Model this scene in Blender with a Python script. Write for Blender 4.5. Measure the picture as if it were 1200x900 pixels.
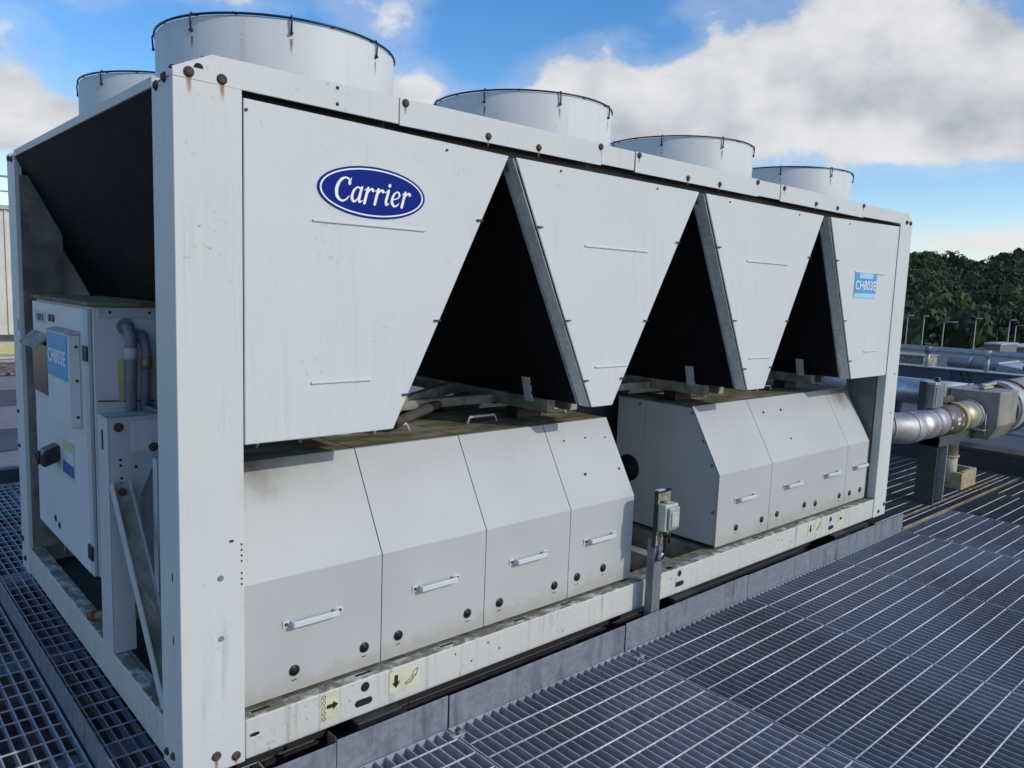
import bpy, bmesh, math, random
import numpy as np
from mathutils import Vector, Matrix

random.seed(7)
rng = np.random.default_rng(7)
scene = bpy.context.scene
COL = scene.collection
for o in list(bpy.data.objects):
    bpy.data.objects.remove(o)

# ------------------------------------------------------------------ camera
YAW, PITCH, ROLL = 0.83423, -0.12129, 0.03712
f = Vector((math.cos(PITCH)*math.cos(YAW), math.cos(PITCH)*math.sin(YAW), math.sin(PITCH)))
r = Vector((math.sin(YAW), -math.cos(YAW), 0)); u = r.cross(f)
r2 = r*math.cos(ROLL) + u*math.sin(ROLL); u2 = u*math.cos(ROLL) - r*math.sin(ROLL)
cam_d = bpy.data.cameras.new('camera'); cam = bpy.data.objects.new('camera', cam_d); COL.objects.link(cam)
M = Matrix((r2, u2, -f)).transposed().to_4x4(); M.translation = Vector((-0.7376, -2.1716, 1.4671))
cam.matrix_world = M
cam_d.sensor_width = 36; cam_d.lens = 913.463/1200*36; cam_d.clip_start = 0.05; cam_d.clip_end = 6000
scene.camera = cam
scene.view_settings.view_transform = 'Standard'; scene.view_settings.look = 'None'
scene.view_settings.gamma = 1.0; scene.view_settings.exposure = 0.0

# ------------------------------------------------------------------ sun and sky
SUN = Vector((0.362, -0.788, 0.498)).normalized()
sd = bpy.data.lights.new('sun', 'SUN'); sd.energy = 2.0; sd.angle = math.radians(0.6); sd.color = (1.0, 0.955, 0.88)
so = bpy.data.objects.new('sun', sd); COL.objects.link(so); so.rotation_euler = SUN.to_track_quat('Z', 'Y').to_euler()
so.location = (6, -12, 12)

class NT:
    """small helper to write node trees"""
    def __init__(s, tree): s.t = tree
    def n(s, typ, ins=None, **kw):
        nd = s.t.nodes.new(typ)
        for k, v in kw.items(): setattr(nd, k, v)
        for k, v in (ins or {}).items():
            if isinstance(v, bpy.types.NodeSocket): s.t.links.new(v, nd.inputs[k])
            else: nd.inputs[k].default_value = v
        return nd
    def m(s, op, a, b=0.0, c=None):
        nd = s.n('ShaderNodeMath', operation=op)
        for i, v in enumerate((a, b) if c is None else (a, b, c)):
            if isinstance(v, bpy.types.NodeSocket): s.t.links.new(v, nd.inputs[i])
            else: nd.inputs[i].default_value = v
        return nd.outputs[0]
    def mix(s, fac, a, b, mode='MIX'):
        nd = s.n('ShaderNodeMix', data_type='RGBA', blend_type=mode)
        for i, v in ((0, fac), (6, a), (7, b)):
            if isinstance(v, bpy.types.NodeSocket): s.t.links.new(v, nd.inputs[i])
            else: nd.inputs[i].default_value = v if i == 0 else (tuple(v)+(1,))[:4]
        return nd.outputs[2]
    def ramp(s, fac, lo, hi):
        nd = s.n('ShaderNodeMapRange', {0: fac, 1: lo, 2: hi}, interpolation_type='SMOOTHSTEP'); return nd.outputs[0]
    def noise(s, vec, scale, detail=3.0, rough=0.55, dist=0.0):
        return s.n('ShaderNodeTexNoise', {'Vector': vec, 'Scale': scale, 'Detail': detail, 'Roughness': rough, 'Distortion': dist}).outputs[0]
    def vscale(s, vec, xyz):
        return s.n('ShaderNodeVectorMath', {0: vec, 1: xyz}, operation='MULTIPLY').outputs[0]

world = bpy.data.worlds.new('World'); scene.world = world; world.use_nodes = True
w = NT(world.node_tree); world.node_tree.nodes.clear()
sky = w.n('ShaderNodeTexSky', sky_type='NISHITA', sun_disc=False)
sky.sun_elevation = math.asin(SUN.z); sky.sun_rotation = math.atan2(SUN.x, SUN.y)
sky.altitude = 100; sky.air_density = 1.0; sky.dust_density = 0.6; sky.ozone_density = 1.6
tc = w.n('ShaderNodeTexCoord'); D = tc.outputs['Generated']
sep = w.n('ShaderNodeSeparateXYZ', {0: D})
az = w.m('DEGREES', w.m('ARCTAN2', sep.outputs[1], sep.outputs[0]))
el = w.m('DEGREES', w.m('ARCSINE', sep.outputs[2]))
def blob(a, e, wa, we, amp):
    x = w.m('DIVIDE', w.m('SUBTRACT', az, a), wa); y = w.m('DIVIDE', w.m('SUBTRACT', el, e), we)
    q = w.m('ADD', w.m('MULTIPLY', x, x), w.m('MULTIPLY', y, y))
    return w.m('MULTIPLY', w.m('EXPONENT', w.m('MULTIPLY', q, -1.0)), amp)
tot = None
for b in ((27, 14.0, 9.5, 5.0, .46), (18, 12.0, 9, 3.6, .36), (37.5, 13.2, 6.5, 3.4, .34), (43.6, 13.9, 3.4, 2.4, .33), (8, 12, 8, 4, .3), (80, 9.0, 6.5, 3.0, .36), (68.5, 19.3, 6, 2.2, .28),
          (55.3, 12.8, 2.4, 1.7, .34), (16, 4.0, 9, 0.8, .16), (95, 7, 9, 3.0, .25), (47, 19.5, 7, 2.2, -.20), (67, 13.0, 5, 3, -.22), (51.5, 16.4, 3.6, 2.2, -.24), (37.8, 16.6, 2.2, 1.4, -.2), (13, 18.5, 4, 2.0, -.2), (18, 6.9, 7, 1.3, -.22)):
    g = blob(*b); tot = g if tot is None else w.m('ADD', tot, g)
Dz = w.vscale(D, (1, 1, 1.5))
n1 = w.noise(Dz, 6.5, 10, .58, .1)
n1s = w.noise(Dz, 7.5, 4, .5, .1)
n1bs = w.noise(w.n('ShaderNodeVectorMath', {0: Dz, 1: (0.014, -0.03, 0.06)}, operation='ADD').outputs[0], 7.5, 4, .5, .1)
n2 = w.noise(D, 2.1, 4, .5)
cov = w.m('ADD', w.m('ADD', n1, w.m('MULTIPLY', w.m('SUBTRACT', n2, .5), .30)), tot)
mask = w.ramp(cov, .56, .74)
wisp = w.m('MULTIPLY', w.ramp(cov, .42, .62), .26)
mask = w.m('MAXIMUM', mask, wisp)
# self shading of the cloud bodies: lit side towards the sun, grey thick undersides
lit = w.m('MULTIPLY', w.m('SUBTRACT', n1s, n1bs), 1.0)
thick = w.ramp(cov, .72, 1.25)
shade = w.m('ADD', w.m('ADD', w.m('SUBTRACT', .86, w.m('MULTIPLY', thick, .14)), lit), w.m('MULTIPLY', w.m('SUBTRACT', n1, .5), .55))
shade = w.m('MINIMUM', w.m('MAXIMUM', shade, .45), 1.08)
ccol = w.mix(w.ramp(shade, .45, 1.05), (.50, .55, .63), (.99, 1.0, 1.03))
ccol = w.n('ShaderNodeVectorMath', {0: ccol, 'Scale': 5.35}, operation='SCALE').outputs[0]
skyc = w.n('ShaderNodeHueSaturation', {'Saturation': 1.38, 'Value': 1.15, 'Color': w.mix(1.0, sky.outputs[0], (1.03, 1.0, 1.05), 'MULTIPLY')}).outputs[0]
fin = w.mix(mask, skyc, ccol)
bg = w.n('ShaderNodeBackground', {'Color': fin, 'Strength': 0.15})
out = w.n('ShaderNodeOutputWorld', {'Surface': bg.outputs[0]})

# ------------------------------------------------------------------ materials
MATS = {}
def newmat(name):
    m = bpy.data.materials.new(name); m.use_nodes = True; m.node_tree.nodes.clear()
    k = NT(m.node_tree); p = k.n('ShaderNodeBsdfPrincipled'); k.n('ShaderNodeOutputMaterial', {'Surface': p.outputs[0]})
    MATS[name] = m
    k.p = p; k.pos = k.n('ShaderNodeNewGeometry').outputs['Position']
    return k
def setp(k, **kw):
    for a, v in kw.items():
        a = a.replace('_', ' ')
        if isinstance(v, bpy.types.NodeSocket): k.t.links.new(v, k.p.inputs[a])
        elif isinstance(v, tuple) and len(v) == 3: k.p.inputs[a].default_value = v+(1,)
        else: k.p.inputs[a].default_value = v
def bump(k, h, strength=.3, dist=.002):
    setp(k, Normal=k.n('ShaderNodeBump', {'Height': h, 'Strength': strength, 'Distance': dist}).outputs[0])
def plain(name, col, rough=.6, metal=0.0, var=.25, scale=14):
    k = newmat(name); n = k.noise(k.pos, scale, 4, .6)
    c = k.mix(k.ramp(n, .3, .75), tuple(x*(1-var) for x in col), tuple(min(1, x*(1+var*.6)) for x in col))
    setp(k, Base_Color=c, Roughness=rough, Metallic=metal); return k

def paint(name, base, dirt=.5, grime=(.30, .29, .22), speck=.5, lichen=0.0, cover=.42):
    k = newmat(name)
    broad = k.noise(k.pos, 1.7, 5, .6)
    c = k.mix(k.ramp(broad, .3, .7), tuple(x*.955 for x in base), base)
    streak = k.noise(k.vscale(k.pos, (26, 26, 1.6)), 1.0, 5, .65)
    where = k.noise(k.pos, 2.3, 3, .5)
    s = k.m('MULTIPLY', k.ramp(streak, .52, .78), k.ramp(where, cover, cover+.26))
    c = k.mix(k.m('MULTIPLY', s, dirt*.85), c, grime)
    fine = k.noise(k.pos, 70, 4, .7)
    patch = k.noise(k.pos, 5.5, 4, .6)
    sp = k.m('MULTIPLY', k.ramp(fine, .57, .70), k.ramp(patch, .46, .66))
    c = k.mix(k.m('MULTIPLY', sp, speck), c, tuple(x*.55 for x in grime))
    if lichen > 0:
        nz = k.n('ShaderNodeSeparateXYZ', {0: k.n('ShaderNodeNewGeometry').outputs['Normal']}).outputs[2]
        lm = k.m('MULTIPLY', k.ramp(nz, .5, .9), k.ramp(k.noise(k.pos, 16, 6, .7), .36, .56))
        c = k.mix(k.m('MULTIPLY', lm, lichen), c, (.115, .11, .06))
    setp(k, Base_Color=c, Roughness=k.m('ADD', .42, k.m('MULTIPLY', broad, .22)), Specular_IOR_Level=.3)
    bump(k, k.noise(k.pos, 2.4, 2, .5), .22, .02)
    return k
WHITE = (.60, .625, .608)
paint('white_paint', WHITE, .35, (.28, .28, .24), .4, 0, .38)
paint('white_paint_worn', (.60, .622, .588), .8, (.24, .24, .18), .7)
paint('rail_paint', (.56, .572, .52), .85, (.17, .165, .10), .85, .85, .26)
paint('cabinet_paint', (.61, .64, .63), .6, (.28, .28, .22), .35)
paint('bracket_paint', (.48, .52, .52), .7, (.22, .21, .16), .65, .6)

k = newmat('hood_paint')           # white sheet, darkened at the top bend by soot and painted-in shadow
broad = k.noise(k.pos, 1.9, 5, .6)
c = k.mix(k.ramp(broad, .3, .7), (.43, .444, .423), (.468, .482, .46))
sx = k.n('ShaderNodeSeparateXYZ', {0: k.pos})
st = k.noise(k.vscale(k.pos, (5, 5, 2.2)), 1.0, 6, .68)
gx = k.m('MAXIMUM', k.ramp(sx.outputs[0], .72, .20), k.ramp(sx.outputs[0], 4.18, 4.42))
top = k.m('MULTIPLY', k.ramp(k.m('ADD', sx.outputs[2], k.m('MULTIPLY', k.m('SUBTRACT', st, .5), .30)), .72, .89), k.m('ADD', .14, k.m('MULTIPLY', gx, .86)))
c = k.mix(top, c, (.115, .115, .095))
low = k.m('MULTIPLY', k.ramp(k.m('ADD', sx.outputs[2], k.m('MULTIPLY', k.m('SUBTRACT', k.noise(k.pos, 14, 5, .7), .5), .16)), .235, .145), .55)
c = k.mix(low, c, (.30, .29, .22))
fine = k.noise(k.pos, 80, 4, .7)
c = k.mix(k.m('MULTIPLY', k.m('MULTIPLY', k.ramp(fine, .62, .74), k.ramp(k.noise(k.pos, 6, 4, .6), .52, .7)), .35), c, (.2, .2, .16))
setp(k, Base_Color=c, Roughness=.5, Specular_IOR_Level=.35); bump(k, k.noise(k.pos, 2.4, 2, .5), .24, .02)

k = newmat('mossy_top')            # enclosure lids: grey paint under green brown algae
n = k.noise(k.vscale(k.pos, (3, 7, 3)), 1.6, 7, .65)
c = k.mix(k.ramp(n, .32, .62), (.26, .24, .17), (.085, .085, .03))
c = k.mix(k.ramp(k.noise(k.pos, 30, 5, .7), .5, .75), c, (.20, .18, .10))
setp(k, Base_Color=c, Roughness=.85)

def galv(name, base, metal=.45, rough=.5, stain=(.16, .15, .15), st_amt=.6):
    k = newmat(name)
    v = k.n('ShaderNodeTexVoronoi', {'Vector': k.pos, 'Scale': 60.0, 'Randomness': 1.0})
    g = k.n('ShaderNodeSeparateColor', {0: v.outputs['Color']}).outputs[0]
    c = k.mix(g, tuple(x*.86 for x in base), tuple(x*1.1 for x in base))
    st = k.noise(k.vscale(k.pos, (16, 16, 2.5)), 1.0, 6, .65)
    c = k.mix(k.m('MULTIPLY', k.ramp(st, .48, .75), st_amt), c, stain)
    c = k.mix(k.m('MULTIPLY', k.ramp(k.noise(k.pos, 9, 5, .65), .5, .72), .35), c, tuple(min(1, x*1.5) for x in base))
    setp(k, Base_Color=c, Roughness=k.m('ADD', rough-.1, k.m('MULTIPLY', st, .25)), Metallic=metal)
    bump(k, k.noise(k.pos, 40, 3, .6), .12, .002)
    return k
galv('galvanised', (.36, .38, .40))
galv('galvanised_dark', (.20, .215, .235), .4, .55, (.09, .09, .10))
galv('toe_plate_zinc', (.21, .235, .265), .2, .55, (.085, .09, .105), .95)
k = galv('grating_zinc', (.42, .445, .475), .1, .5, (.22, .235, .25))
lk = k.p.inputs['Base Color'].links[0].from_socket
setp(k, Base_Color=k.mix(k.m('MULTIPLY', k.ramp(k.noise(k.pos, 1.1, 4, .55), .42, .66), .42), lk, (.15, .165, .175)))
k = galv('grating_zinc_mid', (.26, .28, .295), .1, .5, (.14, .15, .155))
lk = k.p.inputs['Base Color'].links[0].from_socket
setp(k, Base_Color=k.mix(k.m('MULTIPLY', k.ramp(k.noise(k.pos, .9, 4, .55), .40, .62), .7), lk, (.38, .41, .45)))
galv('grating_zinc_dark', (.13, .13, .13), .1, .6, (.07, .06, .05))  # darkest grating tone, for panels under and beyond the unit
galv('strip_zinc', (.70, .73, .71), .05, .5, (.50, .52, .49))
galv('rod_zinc', (.52, .56, .60), .2, .45, (.34, .34, .34))

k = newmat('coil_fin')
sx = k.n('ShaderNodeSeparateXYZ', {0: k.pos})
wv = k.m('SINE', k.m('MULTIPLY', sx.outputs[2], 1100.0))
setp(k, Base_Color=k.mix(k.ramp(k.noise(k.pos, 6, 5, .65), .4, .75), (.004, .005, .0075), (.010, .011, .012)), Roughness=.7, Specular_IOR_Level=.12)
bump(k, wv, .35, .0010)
plain('dark_inside', (.02, .022, .025), .8)
plain('dark_panel', (.055, .065, .075), .6)
plain('grey_steel', (.16, .175, .19), .6)  # plain mid grey for inner sheets and small fittings
plain('black_rubber', (.013, .013, .014), .55)
plain('black_plastic', (.018, .019, .021), .4)
plain('hole_black', (.006, .006, .007), .8)
plain('guard_black', (.012, .016, .028), .35, .2)
plain('rust_bolt', (.085, .052, .045), .85, 0, .5, 90)
plain('dark_bolt', (.05, .045, .045), .7, 0, .4, 60)
plain('conduit_grey', (.19, .215, .245), .5)
plain('brass', (.30, .25, .15), .5, .3)
plain('bronze_window', (.05, .038, .034), .3)
plain('blue_sticker', (.055, .33, .62), .5, 0, .12)
plain('blue_sticker_pale', (.36, .63, .80), .5, 0, .1)
k = plain('badge_blue', (.004, .020, .20), .55, 0, .05); setp(k, Specular_IOR_Level=.08)
plain('badge_white', (.80, .81, .82), .4, 0, .05)
plain('yellow_sticker', (.55, .53, .25), .5, 0, .2)
plain('yellow_sticker_pale', (.62, .61, .42), .5, 0, .15)
plain('ink_black', (.012, .012, .012), .6)
plain('sticker_white', (.62, .62, .66), .5)
plain('sticker_blue', (.03, .12, .38), .5)
plain('sticker_green', (.12, .35, .18), .5)
plain('switch_grey', (.44, .47, .42), .45, 0, .12)
plain('switch_lid', (.36, .39, .33), .35, 0, .12)
plain('dirty_cream', (.30, .30, .235), .7, 0, .5, 9)
plain('ledge_dirt', (.20, .19, .14), .85, 0, .5, 22)
plain('rear_sheet', (.17, .18, .165), .7, 0, .5, 7)
plain('rusty_bar', (.34, .25, .13), .7, 0, .5, 6)
plain('lagging_brown', (.075, .06, .055), .8)
plain('timber', (.38, .32, .19), .8)
plain('timber_dark', (.05, .045, .04), .8)
plain('valve_red', (.20, .055, .035), .6, 0, .4, 20)
plain('lagging_cream', (.42, .39, .30), .6, 0, .3, 7)
plain('label_brown', (.13, .115, .09), .5)
plain('ring_yellow', (.48, .38, .15), .6)
plain('membrane', (.035, .043, .058), .55, 0, .35, 1.6)
plain('parapet_face', (.055, .075, .105), .55, 0, .3, 2.0)
plain('parapet_cap', (.42, .44, .44), .5)
plain('capping_brown', (.075, .06, .05), .8)
plain('metal_blue', (.30, .36, .44), .4, .3)
plain('plant_room_grey', (.20, .205, .21), .7)
plain('cladding_cream', (.60, .58, .50), .6, 0, .1, 3)
plain('yellow_panel', (.55, .53, .22), .6, 0, .15, 3)
plain('kerb_tan', (.42, .36, .25), .8)
plain('gravel_brown', (.19, .155, .135), .95, 0, .6, 8)
plain('lamp_grey', (.42, .44, .43), .5)
plain('mortar_dark', (.10, .095, .088), .9)
plain('bark', (.07, .055, .04), .9)

def cladding(name, base, metal=.75, rough=.36):      # aluminium pipe jackets with dents and dulling
    k = newmat(name)
    n = k.noise(k.pos, 5, 5, .6)
    c = k.mix(k.ramp(n, .35, .7), tuple(x*.72 for x in base), base)
    c = k.mix(k.m('MULTIPLY', k.ramp(k.noise(k.pos, 22, 5, .7), .5, .72), .4), c, (.20, .17, .13))
    setp(k, Base_Color=c, Metallic=metal, Roughness=k.m('ADD', rough-.08, k.m('MULTIPLY', n, .25)))
    bump(k, k.noise(k.pos, 9, 3, .5), .25, .01)
cladding('alu_box', (.36, .345, .31), .45, .5); cladding('alu', (.62, .63, .64)); cladding('alu_dull', (.42, .43, .44), .6, .5); cladding('alu_warm', (.52, .46, .36), .55, .48); cladding('alu_cream', (.62, .57, .45), .35, .5)

k = newmat('rust_streak')
tcn = k.n('ShaderNodeTexCoord'); uvs = k.n('ShaderNodeSeparateXYZ', {0: tcn.outputs['Generated']})
px_ = k.m('ABSOLUTE', k.m('SUBTRACT', uvs.outputs[0], .5))
aw = k.m('MULTIPLY', k.ramp(px_, .5, .05), k.ramp(uvs.outputs[2], 0.0, .95))
aw = k.m('MULTIPLY', aw, k.ramp(k.noise(k.vscale(k.pos, (60, 60, 8)), 1, 4, .6), .25, .6))
setp(k, Base_Color=(.46, .20, .055), Roughness=.8, Alpha=k.m('MULTIPLY', aw, .62))

k = newmat('roof_below')
c = k.mix(k.ramp(k.noise(k.pos, 3.2, 6, .65), .42, .62), (.045, .042, .042), (.19, .15, .135))
setp(k, Base_Color=c, Roughness=.9)

k = newmat('ground')
c = k.mix(k.ramp(k.noise(k.pos, .02, 5, .6), .42, .58), (.05, .05, .05), (.05, .075, .025))
setp(k, Base_Color=c, Roughness=.95)
k = newmat('hill_grass')
c = k.mix(k.ramp(k.noise(k.pos, .012, 4, .6), .45, .58), (.11, .14, .04), (.20, .17, .08))
setp(k, Base_Color=c, Roughness=.95)
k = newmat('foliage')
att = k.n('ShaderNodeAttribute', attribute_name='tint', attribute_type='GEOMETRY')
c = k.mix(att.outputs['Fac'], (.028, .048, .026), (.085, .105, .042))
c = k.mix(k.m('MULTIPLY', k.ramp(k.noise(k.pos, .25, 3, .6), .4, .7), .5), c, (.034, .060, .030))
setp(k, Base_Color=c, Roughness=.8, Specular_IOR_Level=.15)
def mat(n): return MATS[n]

# ------------------------------------------------------------------ mesh helpers
class MB:
    def __init__(s): s.bm = bmesh.new()
    def box(s, x0, x1, y0, y1, z0, z1, bev=0.0, seg=1):
        b = bmesh.new(); bmesh.ops.create_cube(b, size=1)
        for v in b.verts: v.co = Vector(((x0+x1)/2+v.co.x*(x1-x0), (y0+y1)/2+v.co.y*(y1-y0), (z0+z1)/2+v.co.z*(z1-z0)))
        if bev > 0: bmesh.ops.bevel(b, geom=list(b.edges), offset=bev, segments=seg, affect='EDGES', profile=.5)
        s._join(b); return s
    def _join(s, b, mtx=None):
        me = bpy.data.meshes.new('tmp'); b.to_mesh(me); b.free()
        if mtx is not None: me.transform(mtx)
        s.bm.from_mesh(me); bpy.data.meshes.remove(me)
    def obox(s, c, ax, ay, az_, dx, dy, dz, bev=0.0):
        """box with its own axes, centred on c"""
        b = bmesh.new(); bmesh.ops.create_cube(b, size=1)
        for v in b.verts: v.co = Vector((v.co.x*dx, v.co.y*dy, v.co.z*dz))
        if bev > 0: bmesh.ops.bevel(b, geom=list(b.edges), offset=bev, segments=1, affect='EDGES', profile=.5)
        m = Matrix((Vector(ax).normalized(), Vector(ay).normalized(), Vector(az_).normalized())).transposed().to_4x4(); m.translation = Vector(c)
        s._join(b, m); return s
    def prism(s, poly, axis, a, b_, bev=0.0):
        """polygon in the plane across axis (0: yz, 1: xz, 2: xy) swept from a to b_"""
        def P(q, t): return {0: (t, q[0], q[1]), 1: (q[0], t, q[1]), 2: (q[0], q[1], t)}[axis]
        b = bmesh.new()
        v0 = [b.verts.new(P(q, a)) for q in poly]; v1 = [b.verts.new(P(q, b_)) for q in poly]
        b.faces.new(v0); b.faces.new(v1[::-1]); n = len(poly)
        for i in range(n): b.faces.new((v0[i], v1[i], v1[(i+1) % n], v0[(i+1) % n]))
        bmesh.ops.recalc_face_normals(b, faces=b.faces)
        if bev > 0: bmesh.ops.bevel(b, geom=list(b.edges), offset=bev, segments=1, affect='EDGES', profile=.5)
        s._join(b); return s
    def tube(s, pts, rad, seg=12, caps=True, closed=False):
        pts = [Vector(p) for p in pts]; n = len(pts)
        rads = rad if isinstance(rad, (list, tuple)) else [rad]*n
        rings = []; up = None
        for i, p in enumerate(pts):
            if closed: t = pts[(i+1) % n]-pts[i-1]
            else: t = pts[min(i+1, n-1)]-pts[max(i-1, 0)]
            t.normalize()
            if up is None: up = t.orthogonal().normalized()
            a = (up - t*up.dot(t)).normalized(); up = a; b = t.cross(a)
            rings.append([s.bm.verts.new(p+(a*math.cos(2*math.pi*k/seg)+b*math.sin(2*math.pi*k/seg))*rads[i]) for k in range(seg)])
        for i in range(n if closed else n-1):
            A, B = rings[i], rings[(i+1) % n]
            for k in range(seg):
                fc = s.bm.faces.new((A[k], A[(k+1) % seg], B[(k+1) % seg], B[k])); fc.smooth = True
        if caps and not closed:
            s.bm.faces.new(rings[0][::-1]); s.bm.faces.new(rings[-1])
        return s
    def lathe(s, prof, c, axis=2, seg=48):
        """profile [(radius, along)] turned round an axis through c"""
        rings = []
        for (rr, t) in prof:
            ring = []
            for k in range(seg):
                a = 2*math.pi*k/seg; q = (rr*math.cos(a), rr*math.sin(a))
                v = {2: (q[0], q[1], t), 0: (t, q[0], q[1]), 1: (q[1], t, q[0])}[axis]
                ring.append(s.bm.verts.new(Vector(c)+Vector(v)))
            rings.append(ring)
        for i in range(len(rings)-1):
            for k in range(seg):
                fc = s.bm.faces.new((rings[i][k], rings[i][(k+1) % seg], rings[i+1][(k+1) % seg], rings[i+1][k])); fc.smooth = True
        return s
    def disc(s, c, rad, axis, h, seg=20):
        """short closed cylinder from c along axis by h"""
        a = Vector((0, 0, 0)); a[axis] = h
        return s.tube([Vector(c), Vector(c)+a], rad, seg)
    def build(s, name, m, parent=None, smooth_angle=None):
        me = bpy.data.meshes.new(name); bmesh.ops.recalc_face_normals(s.bm, faces=s.bm.faces)
        s.bm.to_mesh(me); s.bm.free()
        me.materials.append(mat(m)); o = bpy.data.objects.new(name, me); COL.objects.link(o)
        if parent is not None: o.parent = parent
        return o
def thing(name, label, cat, group=None):
    o = bpy.data.objects.new(name, None); COL.objects.link(o); o['label'] = label; o['category'] = cat
    o.empty_display_size = .2
    if group: o['group'] = group
    return o
def tag(o, label, cat, group=None):
    o['label'] = label; o['category'] = cat
    if group: o['group'] = group
    return o
def struct(o): o['kind'] = 'structure'; return o
def stuff(o): o['kind'] = 'stuff'; return o
def copy_of(o, loc, parent=None):
    c = o.copy(); COL.objects.link(c); c.location = loc
    if parent is not None: c.parent = parent
    return c
def text_mesh(name, body, size, m, parent, loc, xdir, zdir, bold=.0, width=None):
    cu = bpy.data.curves.new(name, 'FONT'); cu.body = body; cu.size = size; cu.align_x = 'CENTER'; cu.align_y = 'CENTER'
    cu.extrude = .0006; cu.offset = bold; cu.space_character = 1.12
    t = bpy.data.objects.new('tmp', cu); COL.objects.link(t)
    bpy.context.view_layer.update()
    me = bpy.data.meshes.new_from_object(t.evaluated_get(bpy.context.evaluated_depsgraph_get()))
    bpy.data.objects.remove(t); bpy.data.curves.remove(cu)
    X = Vector(xdir).normalized(); Zd = Vector(zdir).normalized(); N = X.cross(Zd)
    if width:
        xs = [v.co.x for v in me.vertices]; sc = width/(max(xs)-min(xs))
        for v in me.vertices: v.co.x *= sc
    mt = Matrix((X, Zd, N)).transposed().to_4x4(); mt.translation = Vector(loc); me.transform(mt)
    me.name = name; me.materials.clear(); me.materials.append(mat(m))
    o = bpy.data.objects.new(name, me); COL.objects.link(o); o.parent = parent
    return o

# ------------------------------------------------------------------ ground, hill, roof and deck
ZD = -0.10                                            # top of the walkway grating
struct(MB().box(-1500, 2500, -2000, 2000, -15, -14).build('ground', 'ground'))

def hill_h(x, y):
    d = math.hypot(x, y); a = math.degrees(math.atan2(y, x))
    t = min(1, max(0, (d-215)/330.0)); s = t**1.35
    rid = 34.0 + 2.2*math.sin(a*.55+1) + 1.2*math.sin(a*1.7) + .10*(a-18)
    return -13.9 + s*(rid+9.5) + (max(0, d-545))*.02
bm = bmesh.new(); grid = []
for i in range(50):
    d = 200+i*13; row = []
    for j in range(60):
        a = math.radians(-25+j*1.5); row.append(bm.verts.new((d*math.cos(a), d*math.sin(a), hill_h(d*math.cos(a), d*math.sin(a)))))
    grid.append(row)
for i in range(49):
    for j in range(59): bm.faces.new((grid[i][j], grid[i+1][j], grid[i+1][j+1], grid[i][j+1])).smooth = True
hb = MB(); hb.bm.free(); hb.bm = bm; struct(hb.build('hill', 'hill_grass'))

# a far-off wood on the slope: crowns of leaf clumps with a dark core, one mass
def crown_proto(nl):
    V = []; F = []; T = []
    lobes = [(rng.normal(0, .38), rng.normal(0, .38), rng.uniform(.25, .95), rng.uniform(.38, .62)) for _ in range(7)]
    for q in range(nl):
        lx, ly, lz, lr = lobes[q % 7]
        d = rng.normal(0, 1, 3); d /= np.linalg.norm(d); d[2] = abs(d[2])*.9-.25
        c = np.array((lx, ly, lz))+d*lr*rng.uniform(.75, 1.05)
        a = rng.normal(0, 1, 3)+d*.0; a /= np.linalg.norm(a); b = np.cross(d, a); b /= (np.linalg.norm(b)+1e-6); a = np.cross(b, d)+rng.normal(0, .35, 3)
        s = rng.uniform(.045, .085); i0 = len(V)
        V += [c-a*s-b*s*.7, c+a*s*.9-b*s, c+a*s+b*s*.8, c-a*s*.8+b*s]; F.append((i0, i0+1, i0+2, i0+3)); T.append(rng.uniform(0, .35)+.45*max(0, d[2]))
    bmi = bmesh.new(); bmesh.ops.create_icosphere(bmi, subdivisions=1, radius=.62); i0 = len(V)
    core = [np.array(v.co)*np.array((1, 1, .85))+np.array((0, 0, .5)) for v in bmi.verts]
    tri = [tuple(v.index+i0 for v in fc.verts) for fc in bmi.faces]; bmi.free()
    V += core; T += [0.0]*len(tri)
    return np.array(V), F, tri, T
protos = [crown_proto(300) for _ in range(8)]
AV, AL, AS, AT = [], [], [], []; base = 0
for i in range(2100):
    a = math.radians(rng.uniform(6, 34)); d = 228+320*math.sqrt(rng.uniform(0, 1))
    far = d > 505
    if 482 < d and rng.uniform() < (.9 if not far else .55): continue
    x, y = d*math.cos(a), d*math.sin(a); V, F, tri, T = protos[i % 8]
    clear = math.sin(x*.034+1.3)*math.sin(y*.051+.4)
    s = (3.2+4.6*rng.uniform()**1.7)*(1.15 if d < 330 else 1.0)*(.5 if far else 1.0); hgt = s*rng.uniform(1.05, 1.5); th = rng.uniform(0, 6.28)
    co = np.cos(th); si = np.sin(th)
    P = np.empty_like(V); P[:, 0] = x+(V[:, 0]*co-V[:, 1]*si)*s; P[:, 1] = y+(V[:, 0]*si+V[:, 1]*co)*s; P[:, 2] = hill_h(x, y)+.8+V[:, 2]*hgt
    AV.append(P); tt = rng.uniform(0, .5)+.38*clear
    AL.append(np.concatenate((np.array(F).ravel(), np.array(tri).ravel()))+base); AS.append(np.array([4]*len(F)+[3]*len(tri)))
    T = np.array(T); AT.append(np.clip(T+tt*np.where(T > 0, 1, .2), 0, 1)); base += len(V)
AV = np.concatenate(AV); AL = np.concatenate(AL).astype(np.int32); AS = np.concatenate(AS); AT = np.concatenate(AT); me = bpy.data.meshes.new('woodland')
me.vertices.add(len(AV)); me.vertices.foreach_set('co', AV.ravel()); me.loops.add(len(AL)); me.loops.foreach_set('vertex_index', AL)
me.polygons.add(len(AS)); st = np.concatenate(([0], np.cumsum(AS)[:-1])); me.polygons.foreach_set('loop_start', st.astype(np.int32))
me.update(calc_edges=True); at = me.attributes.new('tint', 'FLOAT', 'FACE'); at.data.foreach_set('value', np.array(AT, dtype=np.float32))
me.materials.append(mat('foliage')); wd = bpy.data.objects.new('woodland', me); COL.objects.link(wd); stuff(wd)
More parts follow.
